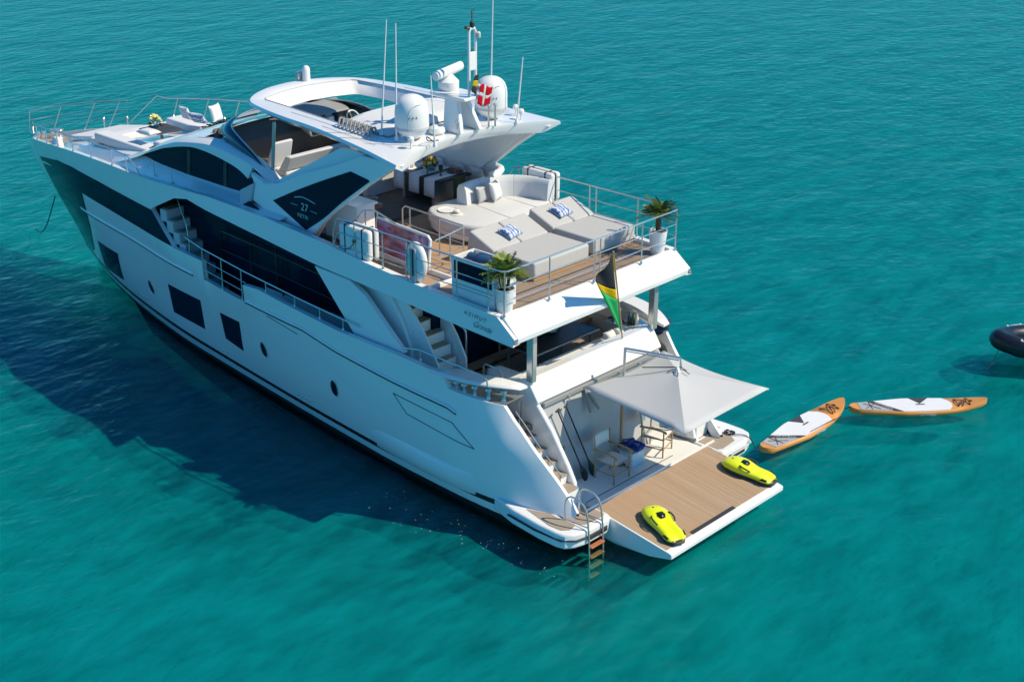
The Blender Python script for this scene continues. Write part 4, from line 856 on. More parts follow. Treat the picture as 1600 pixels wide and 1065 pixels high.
def paddle():
    p = thing('paddle', (0, 0, 0), 'black paddle leaning on the beach club wall, the one nearer the stairs', 'paddle', 0, 'paddles leaning on the wall')
    d = V3((.42, .52, 1.70)); L = np.linalg.norm(d); d = d / L
    side = np.cross(d, (-1, 0, 0.25)); side /= np.linalg.norm(side); nn = np.cross(d, side)
    MB().tube([d * .38, d * L], .017, 8).build('shaft', 'black', p)
    MB().tube([d * L - side * .06, d * L + side * .06], .022, 8).build('handle', 'rubber', p)
    rg = []
    for t, w in ((0, .03), (.03, .075), (.12, .098), (.25, .085), (.36, .04), (.44, .018)):
        c = d * t; rg.append([c - side * w, c + nn * .014, c + side * w, c - nn * .014])
    MB().loft(rg).build('blade', 'black', p, .003); return p
p1_ = paddle(); p1_.location = (.93, 1.13, .535)
p2_ = copy_tree(p1_); p2_.location = (.95, .84, .535); p2_['label'] = 'black paddle leaning on the beach club wall, the one nearer the chairs'

# sea scooters
def scooter():
    s = thing('sea_scooter', (0, 0, 0), 'yellow sea scooter lying at the port outer corner of the teak platform', 'sea scooter', 0, 'yellow sea scooters on the platform')
    secs = [(.64, .05, .05, .10), (.60, .14, .04, .17), (.50, .22, .03, .23), (.34, .265, .03, .27), (.16, .275, .03, .28), (0, .25, .03, .245), (-.14, .225, .03, .215), (-.28, .225, .03, .21), (-.42, .235, .04, .20), (-.53, .21, .05, .17), (-.60, .15, .06, .13), (-.63, .07, .07, .10)]
    def ring(x, w, z0, h, e=2.6):
        P = []
        for a in np.linspace(0, 2 * math.pi, 25)[:-1]:
            c, n = math.cos(a), math.sin(a)
            y = w * abs(c) ** (2 / e) * (1 if c >= 0 else -1); z = (z0 + h) / 2 + (h - z0) / 2 * abs(n) ** (2 / e) * (1 if n >= 0 else -1)
            if n > 0 and x < .05 and abs(y) < w * .62: z -= .035 * min(1, (.05 - x) * 6) * (1 - (y / (w * .62)) ** 2)
            P.append((x, y, z))
        return P
    b = MB().loft([ring(x, w, z0, h) for x, w, z0, h in secs]).build('body', 'yellow', s, angle=50)
    MB().loft([ring(x, w * .98 + .008, z0 - .02, z0 + .085) for x, w, z0, h in secs[1:-1]]).build('keel', 'rubber', s, angle=50)
    MB().add([(.20, -.07, .282), (.20, .07, .282), (.10, .09, .281), (.02, .05, .262), (.02, -.05, .262), (.10, -.09, .281)], [(0, 1, 2, 3, 4, 5)]).build('display', 'black', b, solid=.012)
    MB().lathe([(.02, 0), (.02, .012)], (.42, 0, .245), 10).build('cap', 'black', b)
    for sy in (1, -1):
        MB().tube(spline([(.16, sy * .20, .26), (.10, sy * .235, .262), (-.02, sy * .235, .245), (-.10, sy * .21, .215)], 4), .018, 8).build('handle', 'rubber', s)
        MB().add([(-.34, sy * .235, .13), (-.50, sy * .225, .13), (-.52, sy * .2, .17), (-.40, sy * .225, .185)], [(0, 1, 2, 3)]).build('vent', 'black', s, solid=.02)
    MB().loft([[(-.56, -.19, .05), (-.56, .19, .05), (-.56, .17, .12), (-.56, -.17, .12)], [(-.66, -.12, .06), (-.66, .12, .06), (-.66, .1, .11), (-.66, -.1, .11)]]).build('tail', 'rubber', s, .02)
    return s
sc1 = scooter(); sc1.location = (-1.36, 1.42, plz(-1.36) + .0); pass
sc2 = copy_tree(sc1); sc2.location = (-1.30, -1.72, plz(-1.30)); sc2.rotation_euler = (0, R(-7.5), R(10))
sc1.rotation_euler = (0, R(-7.5), R(-20))
sc2['label'] = 'yellow sea scooter lying near the starboard edge of the teak platform'

# swim ladder over the port wing
ld = thing('swim_ladder', (0, 0, 0), 'steel swim ladder with wooden treads hooked over the port swim platform wing', 'ladder')
for y in (2.76, 2.32):
    MB().tube(spline([(.12, y, .56), (.12, y, .95), (.02, y, 1.12), (-.2, y, 1.14), (-.38, y, 1.04), (-.46, y, .85), (-.52, y, .4), (-.55, y, -.2), (-.56, y, -.62)], 5), .02, 8).build('stile', 'steel', ld)
    MB().tube([(.12, y, .57), (-.48, y, .60)], .014, 6).tube([(.12, y, .57), (.35, y - .05, .565)], .012, 6).build('brace', 'steel', ld)
for z in (.16, -.08, -.32, -.54): MB().box((-.60, 2.33, z - .018), (-.49, 2.75, z + .018)).build('tread', 'treadwood', ld, .01)

# paddle boards
def sup_w(t): return .40 * (max(0.0, 1 - abs(2 * t - .92) ** 2.6 if t < .46 else 1 - ((t - .46) / .54) ** 2.1)) ** .75 if 0 < t < 1 else 0.0
def sup_half(t):
    return .41 * min(1, (t / .42) * .62 + .42 if t < .42 else 1) * (min(1, t / .04) ** .5) * (max(0.0, 1 - ((t - .42) / .58) ** 2.4) ** .62 if t > .42 else 1)
def board(label):
    b = thing('paddle_board', (0, 0, 0), label, 'paddle board', 0, 'paddle boards afloat beside the stern')
    L = 3.45; ts = [0, .004, .015, .04, .08] + list(np.linspace(.14, .9, 16)) + [.94, .97, .985, .996, 1]
    def rock(t): return .14 * max(0, (t - .66) / .34) ** 2 + .03 * max(0, (.12 - t) / .12) ** 2
    rings = []
    for t in ts:
        w = max(.012, sup_half(t)); z = rock(t)
        rings.append([(L * (t - .5), w * c, z + zz) for c, zz in ((-.9, 0), (-1, .04), (-1.0, .10), (-.93, .135), (.93, .135), (1.0, .10), (1, .04), (.9, 0))])
    MB().loft(rings).build('board_body', 'orange', b, angle=60)
    def top(name, poly, mat, z=.139, clip=.9):
        mb = MB(); P = []
        for t, k in poly: P.append((L * (t - .5), k * sup_half(t) * clip, z + rock(t)))
        mb.prism(P, (0, 0, .005)); return mb.build(name, mat, b)
    n = lambda a, c, m_=8: list(np.linspace(a, c, m_))
    edge = lambda a, c, k: [(t, k) for t in n(a, c)]
    top('grey_pad', edge(.07, .30, -1) + [(.15, 1)] + edge(.14, .07, 1), 'eva_grey')
    top('white_pad', edge(.36, .70, -1) + [(.735, -.5), (.745, 0), (.735, .5)] + edge(.70, .19, 1), 'eva_white', .1395)
    top('dark_pad', [(.46, 1), (.60, 1), (.515, .12)][::-1], 'eva_dark', .144)
    top('dark_band', [(.30, -1), (.36, -1), (.19, 1), (.145, 1)], 'eva_dark', .1445)
    a = V3((L * (.33 - .5), -.36, 0)); c = V3((L * (.165 - .5), .30, 0)); d = a - c
    lettering('board_lettering', 'UPWELL', .125, frame(((a + c) / 2 + V3((0, 0, .151))), d, (-d[1], d[0], 0)), 'fwhite', b, 0, 1.15)
    lettering('board_lettering', 'UPWELL', .10, frame((.12, -.413, .065), (1, 0, 0), (0, 0, 1)), 'fwhite', b, 0, 1.1, .004)
    MB().box((-.06, -.02, .146), (.16, .02, .156)).build('carry_handle', 'rubber', b, .005)
    for (x0, y0, x1_, y1_) in ((.95, -.2, 1.25, .18), (.95, .2, 1.25, -.18), (.95, -.2, .95, .2), (1.25, -.18, 1.25, .18), (1.05, -.2, 1.2, .05)):
        MB().tube([(x0, y0, .145 + rock(x0 / L + .5)), ((x0 + x1_) / 2, (y0 + y1_) / 2, .175 + rock(x1_ / L + .5)), (x1_, y1_, .15 + rock(x1_ / L + .5))], .011, 5).build('bungee_cord', 'rope', b)
    for (x0, y0, x1_, y1_) in ((-1.35, -.15, -1.05, .12), (-1.35, .12, -1.0, -.2), (-1.2, -.2, -1.2, .2)):
        MB().tube([(x0, y0, .15), (x1_, y1_, .15)], .008, 5).build('bungee_cord', 'rope', b)
    MB().ball((1.32, .02, .19), .05, 6, .6).build('coiled_strap', 'rope', b)
    return b
b1 = board('orange paddle board with white pad tied behind the starboard swim platform wing'); b1.location = (-.56, -5.17, .0); b1.rotation_euler.z = math.atan2(-3.62, -.02)
b2 = copy_tree(b1); b2.location = (-1.98, -8.07, .0); b2.rotation_euler.z = math.atan2(-.735, -.68)
b2['label'] = 'orange paddle board with white pad, the outer one nearer the black dinghy'

# black inflatable dinghy, bow towards the yacht
dg = thing('inflatable_dinghy', (-1.90, -12.50, 0), 'black inflatable dinghy floating at the right edge with its bow showing', 'dinghy', R(-133))
# local +x runs aft from the bow
path = spline([(3.3, .72, .34), (2.2, .74, .34), (1.2, .68, .38), (.5, .46, .44), (.1, .18, .50), (0, 0, .52), (.1, -.18, .50), (.5, -.46, .44), (1.2, -.68, .38), (2.2, -.74, .34), (3.3, -.72, .34)], 6)
MB().tube(path, [.10] + [.25] * 2 + [.255] * (len(path) - 6) + [.25] * 2 + [.10], 16).build('inflatable_tube', 'hypalon', dg)
MB().loft([[(x, -w, .30), (x, -w * .5, z), (x, 0, z - .08), (x, w * .5, z), (x, w, .30)] for x, w, z in ((.05, .05, .32), (.5, .36, .08), (1.2, .56, -.08), (3.1, .60, -.12))], True, False).build('dinghy_hull', 'hypalon', dg)
MB().slab([(.6, -.3), (3.0, -.55), (3.0, .55), (.6, .3)], .22, .26).build('dinghy_floor', 'grey', dg)
MB().box((1.7, -.55, .3), (2.2, .55, .62)).build('seat', 'lightgrey', dg, .05)
MB().box((2.95, -.5, .2), (3.05, .5, .75)).build('transom', 'grey', dg, .02)
for s in (1, -1):
    MB().tube(spline([(.40, s * .52, .66), (.8, s * .76, .60), (1.4, s * .90, .52), (2.4, s * .96, .46)], 5), .025, 6).build('grab_line', 'lightgrey', dg)
    for x, y, z in ((.38, .50, .68), (.85, .78, .6)): MB().ball((x, s * y, z), .04, 5).build('line_anchor', 'plasticwhite', dg)
    MB().box((.95, s * .93 - .03, .30), (1.35, s * .93 + .03, .42)).build('lifting_patch', 'lightgrey', dg, .03)

# ropes
def rope(pts, label, mat='rope', r_=.012): return one(MB().tube(spline(pts, 6), r_, 6).build('rope', mat), label, 'rope')
coil = []
for k in range(40): a = k * .55; coil.append((-.02 + (.06 + .12 * ((k * 7) % 5) / 5) * math.cos(a), -2.85 + (.05 + .16 * ((k * 3) % 4) / 4) * math.sin(a), .57 + .003 * (k % 9)))
rope([(.3, -2.5, .565), (.18, -2.55, .57)] + coil[::2] + [(-.3, -2.95, .575), (-.5, -3.0, .5), (-.55, -3.15, .22), (-.58, -3.40, .16)], 'dark rope tangled on the starboard wing and led to the nearer paddle board')
rope([(-.52, -6.88, .30), (-.56, -6.95, .12), (-.7, -6.8, .05), (-.85, -6.75, .17)], 'short dark rope joining the two paddle boards')
rope([(-.9, -4.9, .17), (-.95, -5.9, .165), (-.98, -6.2, .1), (-1.1, -6.6, .03), (-1.25, -7.0, .02)], 'dark rope lying slack along the edge of the nearer paddle board', 'rope', .007)
rope([(-1.97, -12.42, .28), (-2.02, -12.0, .08), (-2.05, -11.6, -.06)], 'dark painter dropping from the dinghy bow into the water', 'rope', .008)
rope([(23.42, .34, 1.86), (23.9, .45, .9), (25.0, .1, .25), (26.3, -.4, -.05)], 'dark anchor line running from the bow pocket into the sea', 'rope', .016)

# flags
jf = thing('ensign', (0, 0, 0), 'large black, gold and green flag drooping from the stern flagstaff', 'flag')
FB, FT, FL = V3((1.80, -1.02, 2.95)), V3((.90, .52, 5.58)), V3((1.12, .86, 5.02))
MB().tube([FB, FT + (FT - FB) * .01], .018, 8).build('flagstaff', 'oak', jf)
# cloth hangs as a folded triangle between the staff top, its lower end and one free corner
B2 = FB + (FT - FB) * .06
def cloth(sa, sb, la, lb, nm, mat, nu=12, nv=12, u0=.07, lift=0.0):
    """panel between staff parameters sa..sb and free-edge parameters la..lb"""
    rows = []
    nrm = np.cross(FT - B2, FL - B2); nrm /= np.linalg.norm(nrm)
    for u in np.linspace(u0, 1 if u0 > 0 else .07, nu):
        row = []
        for v in np.linspace(0, 1, nv):
            vs, vl = sa + (sb - sa) * v, la + (lb - la) * v
            p = (FT + (B2 - FT) * vs) * (1 - u) + (FL + (B2 - FL) * vl) * u
            p = p - V3((0, 0, .09 * math.sin(math.pi * u) * (1 - vs))) + nrm * (.07 * math.sin(u * 7.0 + vs * 3) * (.25 + .75 * (1 - vs)) * u + lift)
            row.append(p)
        rows.append(row)
    return MB().grid(rows).build(nm, mat, jf, solid=.006)
cloth(.0, .44, .0, .02, 'black_panel', 'fblack')
cloth(.44, .57, .02, .14, 'gold_band', 'fgold', 12, 6)
cloth(.57, 1.0, .14, 1.0, 'green_panel', 'fgreen')
cloth(0, 1, 0, 1, 'gold_edge', 'fgold', 3, 16, 0.0, .004)
dk = thing('courtesy_flag', (5.30, -.10, 8.22), 'small red flag with a white cross hanging from the signal mast', 'flag')
def fl_(u0, u1, v0, v1, nm, mat, par, w=.40, h=.42, off=0.0):
    P = []
    for u in np.linspace(u0, u1, 6):
        P.append([(-.12 * u * w + off, -u * w * .86 + v * .10, -v * h - u * .06 + .035 * math.sin(6 * u + 2 * v)) for v in np.linspace(v0, v1, 6)])
    return MB().grid(P).build(nm, mat, par, solid=.006)
for a, b, c, d in ((0, .34, 0, .42), (.48, 1, 0, .42), (0, .34, .58, 1), (.48, 1, .58, 1)): fl_(a, b, c, d, 'red_field', 'fred', dk)
fl_(.34, .48, 0, 1, 'white_cross', 'fwhite', dk); fl_(0, .34, .42, .58, 'white_cross', 'fwhite', dk); fl_(.48, 1, .42, .58, 'white_cross', 'fwhite', dk)
sf = thing('courtesy_flag', (5.32, .06, 8.45), 'small furled dark and yellow flag on the signal mast above the red one', 'flag')
for k, m_ in enumerate(('fblack', 'fgold', 'fblack')): fl_(.0, .28, .34 * k, .34 * (k + 1), 'flag_stripe', m_, sf, .5, .36)
MB().tube([(0, 0, .02), (0, 0, -.5)], .004, 4).build('halyard', 'rope', sf)

# potted palms
def leaf_strip(base, d, L, droop, w, n=7):
    P = []; d = V3(d); d /= np.linalg.norm(d)
    for i in range(n):
        t = i / (n - 1); P.append(V3(base) + d * L * t - V3((0, 0, droop * t * t)))
    return P
def palm(loc, label, fronds, H, trunk, mats, rx, spread):
    p = thing('potted_palm', loc, label, 'potted palm', 0, 'potted palms at the deck corners')
    MB().lathe([(.145, 0), (.155, .02), (.205, .50), (.215, .56), (.195, .56), (.19, .50), (.02, .50)], (0, 0, 0), 28).build('pot', 'plasticwhite', p)
    MB().lathe([(.188, .49), (.1, .51), (.002, .52)], (0, 0, 0), 20).build('soil', 'soil', p)
    tr = MB()
    for k in range(trunk):
        a = k * 2.4; r0 = .05 * (k > 0) + .02; tr.tube([(r0 * math.cos(a), r0 * math.sin(a), .5), (r0 * 1.6 * math.cos(a), r0 * 1.6 * math.sin(a), .5 + H * .6), (r0 * 2.2 * math.cos(a), r0 * 2.2 * math.sin(a), .5 + H)], [.045 if trunk < 4 else .02, .04 if trunk < 4 else .015, .03 if trunk < 4 else .012], 8)
    tr.build('trunk', 'trunk', p)
    for mi, mt in enumerate(mats):
        mb = MB()
        for k in range(fronds):
            a = random.uniform(0, 2 * math.pi); el = random.uniform(.25, 1.25); L = random.uniform(.45, .8) * spread
            d = V3((math.cos(a) * math.cos(el), math.sin(a) * math.cos(el), math.sin(el)))
            base = V3((random.uniform(-.09, .09), random.uniform(-.09, .09), .5 + H * random.uniform(.75, 1.0)))
            P = leaf_strip(base, d, L, .38 * L * (1.3 - el * .5), .01, 9)
            mb.tube(P, [.007 - .0006 * i for i in range(9)], 4)
            sd_ = np.cross(d, (0, 0, 1.0)); sd_ /= np.linalg.norm(sd_) + 1e-9
            for i in range(2, 9):
                for s_ in (1, -1):
                    for q in (0, .5):
                        c = P[i] * (1 - q) + P[i - 1] * q; ll = (.20 * spread) * (1 - .55 * abs(i / 8 - .45) * 1.6) * random.uniform(.8, 1.15)
                        tip = c + sd_ * s_ * ll * .8 + d * ll * .55 - V3((0, 0, ll * random.uniform(.15, .5)))
                        e = d * .011
                        mb.add([c - e, c + e, tip], [(0, 1, 2)])
        mb.build('fronds', mt, p, merge=0, angle=80)
    return p
palm((2.04, 2.56, 4.50), 'bushy bright green palm in a white pot at the port rail corner', 22, .42, 8, ('green', 'green', 'green', 'greendark'), .1, .80)
palm((2.06, -2.50, 4.50), 'dark green palm with brown trunk in a white pot at the starboard rail corner', 17, .48, 2, ('greendark', 'green', 'greendark'), .1, .82)

# sun beds
def sunbed(loc, W_, L1, L2, label):
    b = thing('sun_bed', loc, label, 'sun bed', 0, 'grey sun beds on the upper deck')
    MB().box((.03, -W_ / 2 + .03, 0), (L1 + L2 - .15, W_ / 2 - .03, .07)).build('base', 'oak', b, .008)
    MB().box((0, -W_ / 2, .07), (L1, W_ / 2, .42)).build('mattress', 'sunbed', b, .05, 3) if False else None
    m1 = MB().box((0, -W_ / 2, .07), (L1, W_ / 2, .43)).build('mattress', 'sunbed', b, .05, 3)
    for s, (y0, y1) in enumerate(((-W_ / 2, -.008), (.008, W_ / 2))):
        MB().add([(L1 + .01, y0, .09), (L1 + .01, y1, .09), (L1 + L2, y1, .12), (L1 + L2, y0, .12), (L1 + .01, y0, .43), (L1 + .01, y1, .43), (L1 + L2 - .1, y1, .72), (L1 + L2 - .1, y0, .72)], [(0, 1, 2, 3), (4, 5, 6, 7), (0, 1, 5, 4), (1, 2, 6, 5), (2, 3, 7, 6), (3, 0, 4, 7)]).build('headrest', 'sunbed', b, .045, 3)
    return b
sunbed((2.80, -.08, 4.502), 1.82, 1.2, .86, 'wide grey double sun bed behind the port palm and cabinet')
sunbed((2.92, -2.02, 4.502), 1.50, 1.2, .86, 'grey double sun bed beside the starboard rail')
def pillow(loc, sx, sy, h, mat, label, cat, group, rot=(0, 0, 0), name='pillow'):
    P = []
    for u in np.linspace(-1, 1, 13):
        P.append([(sx / 2 * u * (1 - .06 * (1 - v * v) * 0 - .07 * v * v * 0), sy / 2 * v * (1 - .10 * (1 - abs(u)) ** .5 * 0), h / 2 * max(0, (1 - u ** 4)) ** .6 * max(0, (1 - v ** 4)) ** .6) for v in np.linspace(-1, 1, 13)])
    for i, u in enumerate(np.linspace(-1, 1, 13)):
        for j, v in enumerate(np.linspace(-1, 1, 13)):
            x, y, z = P[i][j]; P[i][j] = (x * (1 - .09 * (1 - v * v)), y * (1 - .09 * (1 - u * u)), z)
    mb = MB().grid(P); Q = [[(x, y, -z) for x, y, z in r_] for r_ in P]; mb.grid(Q)
    o = mb.build(name, mat, None, angle=80); o.location = loc; o.rotation_euler = rot; return one(o, label, cat, group)
pillow((4.30, -.02, 5.10), .40, .52, .16, 'tiedye', 'blue and white patterned pillow on the sun bed nearer the port palm', 'pillow', 'patterned pillows on the sun beds', (0, R(-24), R(12)))
pillow((4.46, -1.92, 5.12), .40, .52, .16, 'tiedye', 'blue and white patterned pillow on the sun bed by the starboard rail', 'pillow', 'patterned pillows on the sun beds', (0, R(-24), R(8)))

# curved sofa
sf_ = thing('curved_sofa', (0, 0, 4.502), 'large curved pale grey sofa with rounded open end on the upper deck', 'sofa')
SP = [(7.25, -.62), (7.12, -.2), (6.75, .06), (6.2, .20), (5.6, .14), (5.2, -.12), (5.02, -.6), (5.0, -1.2), (5.12, -1.8), (5.32, -2.3), (5.45, -2.74), (6.1, -2.78), (6.62, -2.5), (6.95, -1.9), (7.18, -1.2)]
sp = [(p[0], p[1]) for p in spline([(x, y, 0) for x, y in SP + [SP[0]]], 5)[:-1]]
ctr = (6.1, -1.2); sh = lambda k: [(ctr[0] + (x - ctr[0]) * k, ctr[1] + (y - ctr[1]) * k) for x, y in sp]
MB().slab(sh(.90), 0, .06).build('plinth', 'brown', sf_)
MB().loft([[(x, y, z) for x, y in sh(k)] for k, z in ((.93, .05), (.97, .10), (.975, .22))]).build('base', 'gel', sf_, .01)
MB().loft([[(x, y, z) for x, y in sh(k)] for k, z in ((.975, .225), (1.0, .26), (1.005, .40), (.985, .47), (.95, .49))]).build('seat', 'cushion', sf_, angle=50)
bp = spline([(6.72, -.92, 0), (6.78, -1.35, 0), (6.70, -1.85, 0), (6.45, -2.3, 0), (6.0, -2.58, 0), (5.45, -2.66, 0)], 6)
def backseg(i0, i1, nm):
    rg = []
    for i in range(i0, i1 + 1):
        p = bp[i]; d = bp[min(i + 1, len(bp) - 1)] - bp[max(i - 1, 0)]; d /= np.linalg.norm(d); n_ = V3((-d[1], d[0], 0))
        rg.append([p + n_ * a + V3((0, 0, z)) for a, z in ((-.16, .42), (.16, .42), (.15, .85), (.10, .96), (.0, .99), (-.06, .96), (-.11, .85))])
    return MB().loft(rg).build(nm, 'cushion', sf_, .012, 2, angle=45)
backseg(0, 8, 'backrest'); backseg(8, 19, 'backrest'); backseg(19, 30, 'backrest')
MB().tube([bp[8] + V3((-.0, .0, .5)), bp[8] + V3((0, 0, .98))], .006, 5).build('seam', 'grey', sf_)
for a, b in (((5.08, -.95), (6.6, -1.15)), ((5.25, -2.0), (6.5, -2.05))): MB().tube([(a[0], a[1], .493), (b[0], b[1], .489)], .008, 5).build('seam', 'lightgrey', sf_)
pillow((6.38, -1.72, 5.24), .48, .46, .17, 'cushwhite', 'white square cushion leaning on the back of the curved sofa', 'cushion', None, (0, R(-72), R(20)), 'sofa_cushion')
pillow((6.50, -1.38, 5.20), .42, .40, .12, 'panel', 'grey square cushion half hidden behind the white one on the curved sofa', 'cushion', None, (0, R(-78), R(8)), 'sofa_cushion')
ty = thing('serving_tray', (6.62, -.35, 4.995), 'round white serving tray on the rounded end of the curved sofa', 'tray')
MB().lathe([(.22, 0), (.24, .03), (.23, .03), (.21, .012), (.002, .012)], (0, 0, 0), 24).build('tray_dish', 'plasticwhite', ty)
tt = thing('straw_hat', (6.28, -.30, 4.995), 'pale folded hat and tan cloth lying beside the serving tray', 'hat')
MB().lathe([(.17, .0), (.172, .01), (.09, .02), (.085, .09), (.05, .11), (.002, .11)], (0, 0, 0), 20, 1, .8).build('hat_body', 'sling', tt); MB().lathe([(.091, .03), (.09, .05), (.086, .05)], (0, 0, 0), 20, 1, .8).build('hat_band', 'oak', tt)

# deck cabinet with glazed front, grill cover, life rafts, lifebuoy
cb = thing('deck_cabinet', (2.22, 2.02, 4.502), 'white deck cabinet with dark glazed front at the port rail', 'cabinet')
MB().box((0, 0, 0), (1.22, .66, .46)).build('cabinet_body', 'gel', cb, .015)
for lo, hi in (((0, 0, .46), (.06, .66, .93)), ((1.16, 0, .46), (1.22, .66, .93)), ((.06, .0, .46), (1.16, .04, .93)), ((.06, .60, .86), (1.16, .66, .93))): MB().box(lo, hi).build('frame', 'gel', cb, .006)
MB().box((.06, .625, .46), (1.16, .64, .86)).build('window', 'glass', cb)
MB().box((.06, .04, .62), (1.16, .60, .66)).build('shelf', 'gel', cb)
for z in (.0, .33): MB().box((.03, .661, z + .03), (1.19, .668, z + .04)).build('drawer_seam', 'grey', cb)
for z in (.16, .3, .44, .6, .76): MB().box((-.004, .02, z), (-.001, .64, z + .008)).build('panel_seam', 'grey', cb)
gc = thing('rolled_cover', (2.28, 2.28, 5.17), 'dark blue rolled vinyl cover lying in the top of the deck cabinet', 'cover')
MB().tube([(.1, 0, .10), (.14, 0, .13), (.55, 0, .14), (1.0, 0, .13), (1.04, 0, .10)], [.06, .14, .16, .15, .06], 14).build('cover_roll', 'bluecover', gc)
for x in (.4, .75): MB().tube([(x, .165 * math.cos(a), .14 + .165 * math.sin(a)) for a in np.linspace(0, 2 * math.pi, 20)[:-1]], .012, 5, True).build('strap', 'navy', gc)
def raft(loc, rz, label):
    r_ = thing('life_raft', loc, label, 'life raft', rz, 'life raft canisters at the rails')
    for y0, y1 in ((-.17, -.015), (.015, .17)):
        MB().box((-.5, y0, .06), (.5, y1, .76)).build('canister_shell', 'plasticwhite', r_, .07, 4)
    MB().box((-.485, -.02, .075), (.485, .02, .745)).build('seal', 'rubber', r_, .05, 3)
    for x in (-.28, .28): MB().box((x - .02, -.178, .058), (x + .02, .178, .768)).build('strap', 'rubber', r_, .01)
    MB().tube([(-.4, -.19, .02), (.4, -.19, .02), (.4, .19, .02), (-.4, .19, .02)], .02, 6, True).tube([(-.4, -.19, .02), (-.4, -.19, .5)], .016, 6).tube([(.4, -.19, .02), (.4, -.19, .5)], .016, 6).build('cradle', 'steel', r_)
    MB().ball((-.05, .185, .45), .05, 6).build('release_valve', 'bronze', r_)
    MB().tube(spline([(-.05, .19, .42), (.1, .22, .26), (.35, .22, .2), (.46, .2, .35)], 5), .010, 5).build('lanyard', 'rubber', r_)
    return r_
ra = raft((6.32, 2.68, 4.66), 0, 'white square life raft canister at the port rail by the quarter window')
rb = copy_tree(ra); rb.location = (5.95, -2.86, 4.86); rb.rotation_euler.z = R(180); rb['label'] = 'white square life raft canister at the starboard rail behind the curved sofa'
lb = thing('lifebuoy', (4.40, 2.76, 4.60), 'oblong white covered lifebuoy hung on the port rail', 'lifebuoy')
MB().loft([[(w * math.cos(a) * .30, y, .47 + w * math.sin(a) * .45) for a in np.linspace(0, 2 * math.pi, 29)[:-1]] for w, y in ((.5, -.09), (.85, -.075), (1, -.02), (1, .03), (.85, .08), (.5, .095))]).build('cover', 'plasticwhite', lb, angle=60)
MB().box((-.09, .10, .02), (.05, .125, .80)).build('light_holder', 'lightgrey', lb, .015); MB().box((-.03, .125, .2), (.0, .145, .8)).build('strap', 'rubber', lb)

# dining place under the hardtop
dt = thing('dining_table', (7.70, -2.24, 4.502), 'long dark dining table with chrome legs under the hardtop', 'table')
MB().box((0, 0, .74), (1.75, 1.10, .79)).build('tabletop', 'tabledark', dt, .008)
for x in (.3, 1.35):
    MB().box((x, .1, .02), (x + .10, 1.0, .74)).build('leg', 'steel', dt, .01); MB().box((x - .1, .02, 0), (x + .2, 1.08, .025)).build('foot', 'tabledark', dt, .005)
for k, x in enumerate((.16, .70, 1.25)):
    o = MB().grid([[(x, y, z) for x in np.linspace(0, .36, 3)] for y, z in ((1.14, .36), (1.135, .55), (1.125, .77), (1.10, .797), (.8, .798), (.3, .798), (-.0, .797), (-.025, .75), (-.03, .5))]).build('table_runner', 'linen', None, solid=.006, angle=50)
    o.location = (7.70 + x, -2.24, 4.502); one(o, ('white table runner at the aft end of the dining table', 'white table runner across the middle of the dining table', 'white table runner at the forward end of the dining table')[k], 'table runner', 'white runners on the dining table')
fl0 = thing('flower_bouquet', (8.52, -1.62, 5.30), 'yellow and orange flower bouquet in a bowl on the dining table', 'flowers')
MB().lathe([(.06, 0), (.12, .05), (.13, .10), (.11, .10), (.002, .04)], (0, 0, 0), 18).build('bowl', 'clear', fl0)
def blooms(par, n_, R_, z0, mat, nm, sz=.045):
    mb = MB()
    for k in range(n_):
        a, e = random.uniform(0, 6.28), random.uniform(0, 1.5); rr = R_ * random.uniform(.75, 1.05)
        mb.ball((rr * math.cos(a) * math.cos(e), rr * math.sin(a) * math.cos(e), z0 + rr * math.sin(e)), sz * random.uniform(.7, 1.2), 4, .8)
    return mb.build(nm, mat, par)
def leaves(par, n_, R_, z0, mat):
    mb = MB()
    for k in range(n_):
        a, e = random.uniform(0, 6.28), random.uniform(-.3, 1.4); d = V3((math.cos(a) * math.cos(e), math.sin(a) * math.cos(e), math.sin(e)))
        c = d * R_ * random.uniform(.5, 1.05) + V3((0, 0, z0)); t_ = V3((random.gauss(0, 1), random.gauss(0, 1), random.gauss(0, 1))); t_ /= np.linalg.norm(t_)
        w_ = np.cross(d, t_) * .03; mb.add([c, c + d * .05 + w_, c + d * .12, c + d * .05 - w_], [(0, 1, 2, 3)])
    return mb.build('leaves', mat, par, merge=0)
blooms(fl0, 26, .20, .14, 'petal', 'blossoms', .05); blooms(fl0, 10, .21, .12, 'petalpale', 'pale_blossoms', .045); leaves(fl0, 70, .2, .1, 'greendark')
fp = thing('fruit_platter', (8.02, -1.98, 5.302), 'platter of red fruit at the aft end of the dining table', 'platter')
MB().lathe([(.16, 0), (.22, .02), (.21, .025), (.002, .015)], (0, 0, 0), 22).build('plate', 'eva_dark', fp)
for k in range(14): MB().ball((random.uniform(-.12, .12), random.uniform(-.12, .12), .04), random.uniform(.025, .04), 5).build('fruit', 'fruit' if k % 3 else 'skinbrown', fp)
for k, (x, y) in enumerate(((9.10, -1.40), (9.06, -1.52))): one(MB().lathe([(.045, 0), (.05, .02), (.05, .14), (.02, .2), (.018, .27), (.002, .275)], (x, y, 5.295), 14).build('bottle', 'plasticwhite'), ('white bottle at the forward end of the dining table', 'white bottle standing next to it, nearer the bouquet')[k], 'bottle', 'white bottles on the dining table')
one(MB().lathe([(.05, 0), (.03, .01), (.012, .05), (.012, .12), (.05, .16), (.055, .26), (.05, .26), (.04, .16), (.002, .14)], (8.05, -1.52, 5.30), 14).build('dark_goblet', 'rubber'), 'dark goblet beside the fruit platter', 'goblet')
cov = thing('draped_jacket', (7.66, -1.75, 5.02), 'dark green cloth draped over the aft end of the dining table', 'cloth')
